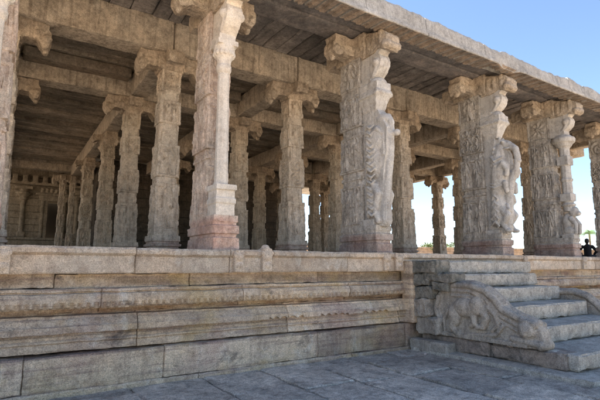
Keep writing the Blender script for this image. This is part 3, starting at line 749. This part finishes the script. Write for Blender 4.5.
ceiling(3.1, XE, 13.8, 25.6, 7.26, 'x', .5, 6, M['ceilx'], zj=.05)
# stepped corbel course under the second-bay ceiling, beside the beams
for k, (x0, x1) in enumerate(zip(FX[:-1], FX[1:])):
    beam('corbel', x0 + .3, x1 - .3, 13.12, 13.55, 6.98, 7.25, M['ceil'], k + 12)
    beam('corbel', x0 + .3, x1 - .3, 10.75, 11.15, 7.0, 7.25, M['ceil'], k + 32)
# roof terrace above everything
P, F = rough_box(XS, XE, 7.64, Y_BACK, 7.53, 7.72, 1.5, .01, .01, 1); hp('roof', mesh_from('roof', P, F, M['eave']))
for (a, b, c, d) in ((XS, XE, 7.22, 7.66),):
    P, F = rough_box(a, b, c, d, 7.29, 7.50, .6, .01, .01, 1); hp('roof', mesh_from('roof', P, F, M['eave']))

# ---- eave: long stones, front face catching the sky, streaky brown underside
edges = [XS, -6.2, -3.6, -1.1, 1.4, 3.9, 5.6, 7.3, 9.35, 11.0, 13.2, 15.4, 17.6, 19.9, XE + .6]
def eave_block(k, a, b):
    rr = random.Random(k + 5)
    broken = abs(a - 9.35) < .01
    z0 = 6.50; z1 = 6.965 + rr.uniform(-.025, .025)
    n = max(8, int((b - a) / .022)); xs = np.linspace(a + .006, b - .006, n)
    if broken: a_ = 9.35
    # cross-section, outer face leaning slightly outwards going down
    sec = [(7.26, z1 + .28), (6.75, z1 + .04), (6.42, z1 + .015), (6.35, z1), (6.33, z1 - .04), (6.32, z1 - .10), (6.315, z1 - .2), (6.30, z0 + .14), (6.29, z0 + .10), (6.26, z0 + .085), (6.25, z0 + .05), (6.25, z0 + .01), (6.27, z0),
           (6.40, z0 + .01), (6.55, z0 + .02), (6.70, z0 + .03), (6.79, z0 + .035), (6.80, z0 + .12), (6.80, z0 + .4), (7.26, z0 + .72)]
    sec = np.array(sec); NP = len(sec)
    X = np.repeat(xs, NP); Y = np.tile(sec[:, 0], n); Z = np.tile(sec[:, 1], n)
    top = np.tile(np.arange(NP) < 6, n); low = np.tile((np.arange(NP) > 8) & (np.arange(NP) < 17), n)
    P = np.stack([X, Y, Z], 1)
    t = fbm(P * [1.5, 0, 0], 1.0, 4.2) * .09 - np.clip(fbm(P * [2.2, 0, 0], 1.0, 9.2) * 3 - .9, 0, 1) * .07 + fbm(P * [7, 0, 0], 1.0, 2.2) * .03
    P[:, 2] += np.where(top, t + .03 - .011 * np.clip(X - 6, -3, 12), 0)
    if broken:      # the lip stone has fallen away here
        u = np.clip((X - 9.75) / .35, 0, 1) * np.clip((10.72 - X) / .15, 0, 1)
        k_ = np.tile(np.arange(NP), n)
        lip = (k_ >= 8) & (k_ <= 13); hol = (k_ >= 14) & (k_ <= 16)
        P[:, 1] += np.where(lip, u * (.05 + .02 * (k_ - 8)), 0)
        P[:, 2] += np.where((k_ == 7) | (k_ == 8), -u * .10, 0) + np.where(lip & (k_ > 8), -u * .02, 0) + np.where(hol, u * .16, 0)
    # tooling grooves across the underside
    g = 1 - np.abs(((X + .05 * np.sin(X * 3)) / .27) % 1.0 - .5) * 2
    saw = ((X + .05 * np.sin(X * 3)) / .27) % 1.0
    P[:, 2] += np.where(np.tile((np.arange(NP) > 12) & (np.arange(NP) < 17), n), (g > .86) * .09 + saw * .035 + fbm(P, 4, 3) * .025, 0)
    P += vec3noise(P, 3, k) * .012 + vec3noise(P, 12, k) * .006
    F = []
    for i in range(n - 1):
        for j in range(NP): F.append((i * NP + j, i * NP + (j + 1) % NP, (i + 1) * NP + (j + 1) % NP, (i + 1) * NP + j))
    F.append(tuple(range(NP))[::-1]); F.append(tuple((n - 1) * NP + j for j in range(NP)))
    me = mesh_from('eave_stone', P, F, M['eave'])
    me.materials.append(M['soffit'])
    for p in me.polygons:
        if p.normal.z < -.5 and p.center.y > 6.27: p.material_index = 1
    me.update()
    o = hp('eave_stone', me)
    if broken: o['label'] = 'eave stone with broken lower lip'
for k, (a, b) in enumerate(zip(edges[:-1], edges[1:])): eave_block(k, a, b)

# ---- inner shrine walls (fixed to the hall)
def wall_block(x0, x1, y0, y1, z0, z1, seed, mat=None, name='wall', c=.42):
    mb = MB(); z = z0; rr = random.Random(seed)
    while z < z1 - .02:
        h = min(c * rr.uniform(.8, 1.2), z1 - z)
        if z1 - (z + h) < .1: h = z1 - z
        d = rr.uniform(-.008, .008)
        P, F = rough_box(x0 + d, x1 - d, y0 + d, y1 - d, z + .004, z + h - .004, .5, .008, .012, seed + z); mb.add(P, F); z += h
    return hp(name, mesh_from(name, mb.verts(), mb.F, mat or M['wall']))
# stepped plinth of the shrine, wall with doorway, pilasters
YW = 30.2
for k, (dy, z0, z1) in enumerate(((-.95, 1.86, 2.15), (-.75, 2.15, 2.42), (-.55, 2.42, 2.75), (-.32, 2.75, 3.05), (-.4, 3.05, 3.2))):
    beam('shrine_plinth', -8.0, 3.9, YW + dy, YW + .5, z0 + .004, z1 - .004, M['wall'], k + 200, .4, .01)
DX0, DX1, DZ = 1.75, 2.55, 5.35
wall_block(-8.0, DX0, YW, YW + 1, 3.2, 7.3, 31)
wall_block(DX1, 3.9, YW, YW + 1, 3.2, 7.3, 32)
wall_block(DX0 + .01, DX1 - .01, YW + .01, YW + 1, DZ, 7.29, 33)
beam('door_shade_panel', DX0 - .2, DX1 + .2, YW + 1.2, YW + 1.3, 3.2, 5.6, M['dark'], 1, .5, .0)  # added panel behind the opening, its colour stands for the unlit room
fr = Blob()
for s, x in ((-1, DX0), (1, DX1)):
    fr.box(x - .12, x + .12, YW - .1, YW + .3, 3.2, DZ + .05).box(x + s * .17 - .08, x + s * .17 + .08, YW - .16, YW + .2, 3.2, DZ + .15)
fr.box(DX0 - .35, DX1 + .35, YW - .18, YW + .3, DZ, DZ + .25).box(DX0 - .55, DX1 + .55, YW - .3, YW + .2, DZ + .3, DZ + .42).box(DX0 - .3, DX1 + .3, YW - .22, YW + .2, DZ + .42, DZ + .75)
for k in range(6): fr.ell((DX0 - .2 + k * .24, YW - .24, DZ + .62), (.1, .08, .12))
hp('door_frame', fr.mesh('door_frame', M['wall'], .035, .015, .008, seed=3))
for x in (.62, -1.3, -3.2, 3.4):
    p = Blob(); p.box(x - .2, x + .2, YW - .2, YW + .2, 3.2, 3.5).lathe((x, YW - .06, 0), [(3.45, .15), (5.3, .13)], 8)
    p.lathe((x, YW - .06, 0), [(5.3, .14), (5.36, .24), (5.44, .24), (5.48, .16), (5.6, .3), (5.7, .42), (5.76, .42), (5.78, .2), (5.95, .2)], 16)
    p.box(x - .45, x + .45, YW - .25, YW + .2, 5.95, 6.12)
    hp('pilaster', p.mesh('pilaster', M['wall'], .035, .012, .006, seed=x))
cr = Blob(); cr.box(-8, 3.9, YW - .35, YW + .2, 6.2, 6.36)
for k in range(24): cr.box(-8 + k * .5, -8 + k * .5 + .26, YW - .42, YW, 6.36, 6.75)
hp('cornice', cr.mesh('cornice', M['wall'], .05, .015, .008, seed=8))
wall_block(3.95, 16.7, 25.9, 26.6, 1.86, 7.3, 51, M['shadewall'])
wall_block(3.9, 4.5, 26.65, 31.3, 1.86, 7.3, 52, M['shadewall'])
for x in (5.2, 7.6, 10.0, 12.6):
    p = Blob(); p.box(x - .25, x + .25, 25.7, 26, 1.9, 2.5).box(x - .2, x + .2, 25.75, 26, 2.5, 6).box(x - .5, x + .5, 25.6, 26, 6, 6.3)
    hp('pilaster', p.mesh('pilaster', M['shadewall'], .05, .02, .01, seed=x))

# ================================================================== STAIR
stair = empty('stone_staircase', (8.8, 5.2, 0))
tag(stair, 'worn grey stone stair with curling carved balustrades climbing to the hall platform', 'staircase')
SL = Vector(stair.location)
def sp(name, me, label=None):
    o = link(name, me, stair); o.location = -SL
    if label: o['label'] = label
    return o
def sbox(name, x0, x1, y0, y1, z0, z1, mat, seed, amp=.013, chip=.022, seg=.05, label=None):
    P, F = rough_box(x0, x1, y0, y1, z0, z1, seg, amp, chip, seed)
    lowf = np.clip((z0 + .4 * (z1 - z0) - P[:, 2]) / (.4 * (z1 - z0)), 0, 1) * (P[:, 1] < y0 + .08)      # ragged lower front edge
    P[:, 1] += lowf * np.clip(fbm(P, 3.0, seed + 4) * 3 - .3, 0, 1) * .06; P[:, 2] += lowf * np.clip(fbm(P * [1, 0, 0], 5.0, seed) * 2.5 - .5, 0, 1) * .02
    return sp(name, mesh_from(name, P, F, mat), label)
sbox('base_slab', 6.74, 11.3, 3.24, 6.55, -.08, .062, M['step'], 1, .012, .012, .12)
sbox('step', 7.12, 9.02, 3.60, 4.72, .066, .31, M['step'], 2); sbox('step', 9.05, 11.0, 3.64, 4.72, .066, .30, M['step'], 3)
sbox('foot_stone', 7.05, 7.5, 3.74, 5.0, .064, .30, M['foot'], 4, .04, .05, .05, 'dark stained broken stone under the balustrade')
sbox('foot_stone', 7.03, 7.5, 5.02, 6.5, .064, .31, M['foot'], 14, .03, .04, .06, 'dark stained broken stone under the balustrade')
sbox('step', 7.34, 11.0, 4.38, 5.3, .314, .585, M['step'], 5)
sbox('step', 7.34, 10.40, 5.0, 5.9, .59, .87, M['step'], 6)
sbox('step', 7.3, 10.46, 5.58, 6.3, .875, 1.165, M['step'], 7)
sbox('step', 7.2, 10.3, 5.98, 6.62, 1.17, 1.435, M['step'], 8)
sbox('step', 7.02, 10.62, 6.30, 6.62, 1.44, 1.70, M['step'], 9)
sbox('stair_core', 7.3, 10.5, 5.6, 6.55, .32, .87, M['step'], 10)
sbox('stair_core', 7.3, 10.5, 6.2, 6.55, .88, 1.43, M['step'], 10)
# broken rubble at the head of the near balustrade
for k, (x0, x1, y0, y1, z0, z1) in enumerate(((6.84, 7.25, 5.98, 6.58, 1.46, 1.70), (6.9, 7.3, 5.62, 6.2, 1.30, 1.46), (6.86, 7.3, 6.16, 6.56, 1.22, 1.45), (6.88, 7.2, 6.10, 6.54, .98, 1.2), (6.9, 7.3, 5.75, 6.12, 1.14, 1.30), (6.84, 7.2, 6.2, 6.56, .62, .96), (6.9, 7.25, 5.98, 6.5, .32, .62))):
    b = Blob(); ax, ay, az_ = (x0 + x1) / 2, (y0 + y1) / 2, (z0 + z1) / 2; r3 = random.Random(k + 3)
    for q in range(3):
        m_ = Matrix.Translation((ax + r3.uniform(-.03, .03), ay + r3.uniform(-.04, .04), az_)) @ Matrix.Rotation(r3.uniform(-.12, .12), 4, 'X') @ Matrix.Rotation(r3.uniform(-.12, .12), 4, 'Z') @ Matrix.Diagonal(((x1 - x0) * r3.uniform(.9, 1.06), (y1 - y0) * r3.uniform(.92, 1.08), (z1 - z0) * r3.uniform(.85, 1.04), 1))
        bmesh.ops.create_cube(b.bm, size=1, matrix=m_)
    sp('rubble_stone', b.mesh('rubble_stone', M['rubble'] if k < 5 else M['balus'], .018, .024, .014, seed=k + 2, ns=6), 'dark weathered broken stone at the balustrade head' if k < 5 else None)

def balustrade(x0, x1, sgn, big=True, dz=0, ys=1.0, seed=1):
    top = [(6.12, 1.02), (5.95, 1.2), (5.69, 1.31), (5.31, 1.31), (5.05, 1.24), (4.86, 1.08), (4.72, .93), (4.52, .85), (4.34, .78), (4.18, .74), (4.08, .60), (4.04, .42), (4.06, .33)]
    low = [(4.2, .315), (6.45, .315), (6.5, .6), (6.3, .9)]
    b = Blob(); xm = (x0 + x1) / 2; hw = (x1 - x0) / 2
    Q = [(y, z + dz * (z > .4)) for y, z in top]
    if not big:
        Q = [(y, max(.34, z - .22)) for y, z in top]; low = [(4.2, .315), (6.2, .315), (6.2, .9)]
    b.prism(Q + low, x0 + .05, x1 - .05)
    face = x0 if sgn < 0 else x1
    # rounded coping rolling down to the curl
    cp = Q[1:]
    pts = [(y, z - .06) for y, z in cp[:-3]]
    for (a, c) in zip(pts[:-1], pts[1:]):
        for t in (x0 + .05, x1 - .05): b.cap((t, a[0], a[1]), (t, c[0], c[1]), .055)
        b.cap((xm, a[0], a[1] + .03), (xm, c[0], c[1] + .03), .06)
    if big:
        for off_, r_ in ((.16, .03), (.25, .022)):
            q = [(y + .05, z - off_) for y, z in cp[1:-4]]
            for (a, c) in zip(q[:-1], q[1:]): b.cap((x0 + .045, a[0], a[1]), (x0 + .045, c[0], c[1]), r_)
    # spiral curl at the foot
    cy, cz = 4.30, (.60 if big else .44); R0 = .15
    b.cap((x0 + .07, cy, cz), (x1 - .07, cy, cz), R0 * 1.05)
    for k in range(52):
        a = 2.4 - k * .24; r = R0 * (1 - k / 58)
        for fx in (x0, x1): b.ell((fx + (.05 if fx == x0 else -.05), cy + r * math.cos(a), cz + r * math.sin(a)), (.075, .026, .026), sub=2)
    b.cap((x0 + .05, 4.10, .38), (x1 - .05, 4.10, .38), .075); b.cap((x0 + .03, 4.55, .44), (x0 + .03, 4.12, .40), .05)
    if big:     # elephant-like creature in relief on the outer face
        f = x0 + .02
        E = lambda y, z, ry, rz, rot=0, d=.09: b.ell((f, y, z), (d, ry, rz), (rot, 0, 0))
        E(5.42, .86, .26, .17, .1, .11)                # trunk of the body
        E(5.18, .90, .15, .17, 0, .12)                 # head / shoulder
        E(5.66, .72, .14, .2, 0, .1)                   # haunch
        b.chain([(f, 5.10, .88), (f - .01, 5.0, .72), (f - .01, 5.08, .56), (f, 5.2, .54)], [.085, .07, .055, .045])    # trunk
        b.chain([(f, 5.25, .8), (f - .01, 5.24, .62), (f, 5.34, .56)], [.08, .06, .05])
        b.chain([(f, 5.68, .66), (f - .01, 5.72, .5), (f, 5.64, .40)], [.09, .065, .06])
        b.chain([(f, 5.80, .8), (f, 5.92, .62), (f, 5.9, .42)], [.04, .035, .03])
        b.chain([(f, 4.98, .9), (f, 4.84, .78), (f, 4.80, .62), (f, 4.92, .52)], [.04, .035, .03, .03])
        b.chain([(f, 6.02, 1.02), (f, 6.1, .8), (f, 6.02, .6), (f, 6.12, .42)], [.05, .045, .04, .04])
        b.chain([(f, 4.7, .62), (f, 4.85, .46), (f, 5.1, .42), (f, 5.4, .40)], [.035, .03, .03, .025])
        b.ell((f - .02, 5.2, .96), (.1, .06, .05)); b.ell((f + .01, 5.17, .86), (.13, .07, .10), (.3, 0, 0))
        b.box(x0, x1 - .05, 4.3, 6.4, .315, .39)
    return sp('balustrade', b.mesh('balustrade', M['balus'], .0125, .010, .007, seed=seed, sharp=50), 'near balustrade with scroll foot and carved creature' if big else 'far balustrade with plain scroll')
balustrade(6.98, 7.32, -1, True, seed=1)
balustrade(10.44, 10.70, -1, False, seed=4)

# loose block beside the stair
blk = empty('loose_stone_block', (7.0, 6.2, 0))
P, F = rough_box(6.80 - 7.0, 7.06 - 7.0, 5.70 - 6.2, 6.60 - 6.2, .003, .215, .06, .02, .022, 5)
bo = link('loose_stone_block', mesh_from('loose_stone_block', P, F, M['balus'])); bo.location = (7.0 - .06, 6.2 - .02, 0)
bpy.data.objects.remove(blk)
tag(bo, 'long grey dressed stone lying on the paving against the near balustrade', 'stone block')

# ================================================================== GROUND
mb = MB(); rr = random.Random(3)
xj = [-4.6, -3.5, -2.5, -1.6, -.5, .5, 1.55, 2.55, 3.48, 4.35, 5.22, 6.15, 7.1, 8.1, 9.0, 10.1, 11.2, 12.3, 13.5, 14.8, 16]
for a, b in zip(xj[:-1], xj[1:]):
    y = -4 + rr.uniform(-.8, 0)
    while y < 6.75:
        L = rr.uniform(.8, 1.9); y2 = min(y + L, 6.9); dz = rr.uniform(-.022, .010)
        if y2 - y > .15:
            j = rr.uniform(-.02, .02)
            P, F = rough_box(a + .012, b - .012, y + .010, y2 - .010, -.12, 0, .10, .020, .018, rr.random() * 50)
            P[:, 2] += dz + (P[:, 0] - a) * rr.uniform(-.008, .008)
            mb.add(P, F, rr.uniform(-.22, .16))
        y += L
tag(mb.build('paving', M['pave']), kind='structure')
def plane(name, x0, x1, y0, y1, z, mat, n=2):
    xs = np.linspace(x0, x1, n); ys = np.linspace(y0, y1, n)
    V = [(x, y, z) for y in ys for x in xs]
    F = [(j * n + i, j * n + i + 1, (j + 1) * n + i + 1, (j + 1) * n + i) for j in range(n - 1) for i in range(n - 1)]
    o = link(name, mesh_from(name, V, F, mat)); return tag(o, kind='structure')
plane('ground', -900, 1200, -900, 1200, -.10, M['earth'])

b = Blob(); b.ell((0, 0, .02), (.035, .028, .022)); pb = link('pebble', b.mesh('pebble', M['pale'], .006, .006, 0, seed=2)); pb.location = (6.55, 6.0, .0)
tag(pb, 'small pale pebble lying on the paving before the loose stone block', 'pebble')
# ================================================================== FAR THINGS
def far_wall(x0, y0, x1, y1, h, label):
    L = math.hypot(x1 - x0, y1 - y0); ang = math.atan2(y1 - y0, x1 - x0)
    o = empty('boundary_wall', ((x0 + x1) / 2, (y0 + y1) / 2, 0)); o.rotation_euler = (0, 0, ang)
    tag(o, label, 'wall')
    mb = MB(); z = -.1; k = 0
    while z < h - .1:
        c = .6; P, F = rough_box(-L / 2, L / 2, -.4 + .02 * (k % 2), .4, z + .01, min(z + c, h), .9, .03, .03, k); mb.add(P, F); z += c; k += 1
    mb.build('wall_body', M['farwall'], o)
    mb = MB(); P, F = rough_box(-L / 2, L / 2, -.55, .55, h + .004, h + .3, .9, .03, .03, 3); mb.add(P, F); mb.build('wall_coping', M['farwall'], o)
far_wall(30, 62, 120, 40, 4.5, 'long low sunlit boundary wall far behind the right pillars')
far_wall(22, 66, 29.5, 62.2, 4.1, 'short taller stretch of far boundary wall seen between inner pillars')

def tree(x, y, h, r, label, seed, n=2600, mat='leaf'):
    rr = random.Random(seed); rs = np.random.RandomState(seed)
    o = empty('tree', (x, y, -.1)); tag(o, label, 'tree')
    b = Blob(); th = h - r * 1.2
    b.chain([(0, 0, 0), (.1, .05, th * .5), (0, .1, th)], [.28, .2, .15])
    lobes = []
    for k in range(9):
        a = k * 2.4; d = r * rr.uniform(.3, .7); z = th + r * rr.uniform(-.1, 1.0)
        e = (d * math.cos(a), d * math.sin(a), z); b.chain([(0, .1, th * rr.uniform(.7, 1)), e], [.12, .04]); lobes.append((e, r * rr.uniform(.35, .6)))
    link('trunk', b.mesh('trunk', M['bark'], .07, .03, .0, seed=seed), o)
    V = []; F = []
    for k in range(n):
        c, R_ = lobes[k % len(lobes)]; v = rs.normal(size=3); v /= np.linalg.norm(v); q = np.array(c) + v * R_ * rs.uniform(.5, 1.08) * np.array([1, 1, .75])
        s = rs.uniform(.09, .2); a = rs.normal(size=3); a /= np.linalg.norm(a); t = np.cross(a, rs.normal(size=3)); t /= np.linalg.norm(t) + 1e-6
        i = len(V); V += [q - a * s, q + t * s * .5, q + a * s, q - t * s * .5]; F.append((i, i + 1, i + 2, i + 3))
    link('crown', mesh_from('crown', V, F, M[mat], 0), o)
def palm(x, y, h, label, seed, R_=2.6):
    rr = random.Random(seed); o = empty('palm_tree', (x, y, -.1)); tag(o, label, 'palm tree')
    b = Blob(); b.chain([(0, 0, 0), (.2, .1, h * .5), (.1, 0, h)], [.22, .17, .14]); link('trunk', b.mesh('trunk', M['bark'], .06, .03, 0, seed=1), o)
    V = []; F = []
    for k in range(30):
        a = k * 2.4 + rr.uniform(-.2, .2); up = rr.uniform(.1, 1.1); L = R_ * rr.uniform(.8, 1.1)
        prev = None
        for t in range(16):
            s = t / 15; x_ = L * s * math.cos(up * .8); z_ = L * (math.sin(up) * s - .9 * s * s)
            c = np.array([math.cos(a) * x_ + .1, math.sin(a) * x_, h + z_])
            side = np.array([-math.sin(a), math.cos(a), 0]); wl = .55 * math.sin(math.pi * min(1, s * .9 + .1)) + .05
            fw = np.array([math.cos(a), math.sin(a), -.4])
            for sg in (-1, 1):
                i = len(V); tip = c + side * sg * wl + fw * .25 + np.array([0, 0, -.15]); V += [c, c + fw * .09, tip]; F.append((i, i + 1, i + 2))
    link('crown', mesh_from('crown', V, F, M['palmleaf'], 0), o)
def at(px, d):      # direction of a photo column at horizontal forward distance d
    f = 456 / math.cos(R(8.2356)); u = (px - 300) / f; th = R(57.311)
    return (d * (math.cos(th) + u * math.sin(th)), d * (math.sin(th) - u * math.cos(th)))
x, y = at(430, 80); tree(x, y, 5.6, 1.9, 'low green tree beyond the wall, left of the dark inner pillars', 3)
x, y = at(452, 95); tree(x, y, 6.4, 2.4, 'distant green tree seen between the dark inner pillars, right of the other', 15, 1600)
x, y = at(616, 85); tree(x, y, 6.4, 2.6, 'bushy green tree beyond the right end of the hall', 7)
x, y = at(592, 76); palm(x, y, 7.2, 'feathery palm tree beside the rightmost pillar, behind the seated person', 8, 2.9)
x, y = at(640, 92); palm(x, y, 8.2, 'tall palm tree past the right end of the hall', 11)

# ================================================================== PERSON seated on the platform edge of the side bay
def person(loc, rot):
    o = empty('person', loc); o.rotation_euler = (0, 0, rot)
    tag(o, 'person in a black shirt sitting on the platform with elbow out, seen from behind', 'person')
    # local: faces +y, origin on floor under the hips
    b = Blob()      # continuous body: head, neck, torso, arms with hands, legs crossed
    b.ell((0, .02, .79), (.075, .09, .105)).ell((0, .085, .745), (.05, .04, .05)).ell((0, .112, .775), (.014, .02, .022))
    for s in (-1, 1): b.ell((s * .077, .01, .775), (.014, .022, .032), sub=2)
    b.chain([(0, 0, .62), (0, .01, .72)], [.06, .052])
    b.chain([(0, -.03, .12), (0, -.05, .32), (0, -.01, .52)], [.13, .12, .13]).ell((0, -.01, .53), (.17, .09, .09))
    for s in (-1, 1):
        b.chain([(s * .18, 0, .56), (s * .33, -.02, .36), (s * .20, .20, .20)], [.055, .045, .033])
        b.ell((s * .17, .25, .19), (.035, .05, .022), sub=2)
        for k in range(4): b.chain([(s * (.19 - .018 * k), .28, .19), (s * (.185 - .019 * k), .315 + .006 * (k in (1, 2)), .185), (s * (.18 - .019 * k), .335 + .006 * (k in (1, 2)), .165)], [.0095, .009, .0085])
        b.chain([(s * .135, .235, .195), (s * .11, .265, .19), (s * .10, .285, .18)], [.011, .010, .009])
        b.chain([(s * .09, 0, .11), (s * .34, .24, .13), (s * -.02, .40, .06)], [.09, .065, .045]); b.chain([(s * -.02, .40, .06), (s * -.12, .42, .05)], [.045, .035])
    link('body', b.mesh('body', M['skin'], .0085, 0, 0, smooth=2), o)
    b = Blob()
    b.chain([(0, -.03, .10), (0, -.05, .32), (0, -.01, .52)], [.15, .14, .15]).ell((0, -.01, .54), (.19, .105, .095)).chain([(0, 0, .60), (0, .003, .635)], [.075, .065])
    for s in (-1, 1): b.chain([(s * .18, 0, .56), (s * .33, -.02, .36), (s * .24, .13, .25)], [.07, .06, .052])
    link('shirt', b.mesh('shirt', M['shirt'], .012, .006, 0, smooth=2), o)
    b = Blob()
    b.ell((0, -.02, .10), (.17, .14, .10))
    for s in (-1, 1): b.chain([(s * .09, 0, .115), (s * .34, .24, .13), (s * .04, .385, .075)], [.105, .08, .06])
    link('trousers', b.mesh('trousers', M['jeans'], .014, .006, 0, smooth=2), o)
    b = Blob(); b.ell((0, -.002, .815), (.087, .097, .095)).ell((0, -.045, .77), (.078, .06, .085))
    link('hair', b.mesh('hair', M['hair'], .010, .006, .004, seed=2), o)
x, y = at(589.0, 19.6)
person((x, y, 1.862), R(-66))

# ================================================================== LIGHT, SKY, CAMERA
az = R(-32); el = R(55)
sd = Vector((math.sin(az) * math.cos(el), math.cos(az) * math.cos(el), math.sin(el)))
w = bpy.data.worlds.new('World'); SC.world = w; w.use_nodes = True
nt = w.node_tree; bg = nt.nodes['Background']
sky = nt.nodes.new('ShaderNodeTexSky'); sky.sky_type = 'NISHITA'; sky.sun_disc = False
sky.sun_elevation = el; sky.sun_rotation = az; sky.air_density = .8; sky.dust_density = .1; sky.ozone_density = 1.0
nt.links.new(sky.outputs[0], bg.inputs[0]); bg.inputs[1].default_value = .055
sl = bpy.data.lights.new('sun', 'SUN'); sl.energy = 5.0; sl.angle = R(.5); sl.color = (1, .95, .87)
so = bpy.data.objects.new('sun', sl); COL.objects.link(so); so.rotation_euler = sd.to_track_quat('Z', 'Y').to_euler(); so.location = (0, 0, 40)

cam = bpy.data.cameras.new('camera'); co = bpy.data.objects.new('camera', cam); COL.objects.link(co)
cam.sensor_width = 36; cam.lens = 456 / 600 * 36; cam.clip_end = 3000; cam.clip_start = .05
p_ = R(8.2356); th = R(57.311)
fw = Vector((math.cos(th) * math.cos(p_), math.sin(th) * math.cos(p_), math.sin(p_)))
co.location = (0, 0, EYE); co.rotation_euler = fw.to_track_quat('-Z', 'Y').to_euler()
SC.camera = co
SC.view_settings.view_transform = 'Standard'; SC.view_settings.look = 'None'; SC.view_settings.gamma = 1; SC.view_settings.use_curve_mapping = False
SC.view_settings.exposure = 2.55
SC.render.engine = 'CYCLES'
SC.cycles.max_bounces = 8; SC.cycles.diffuse_bounces = 5
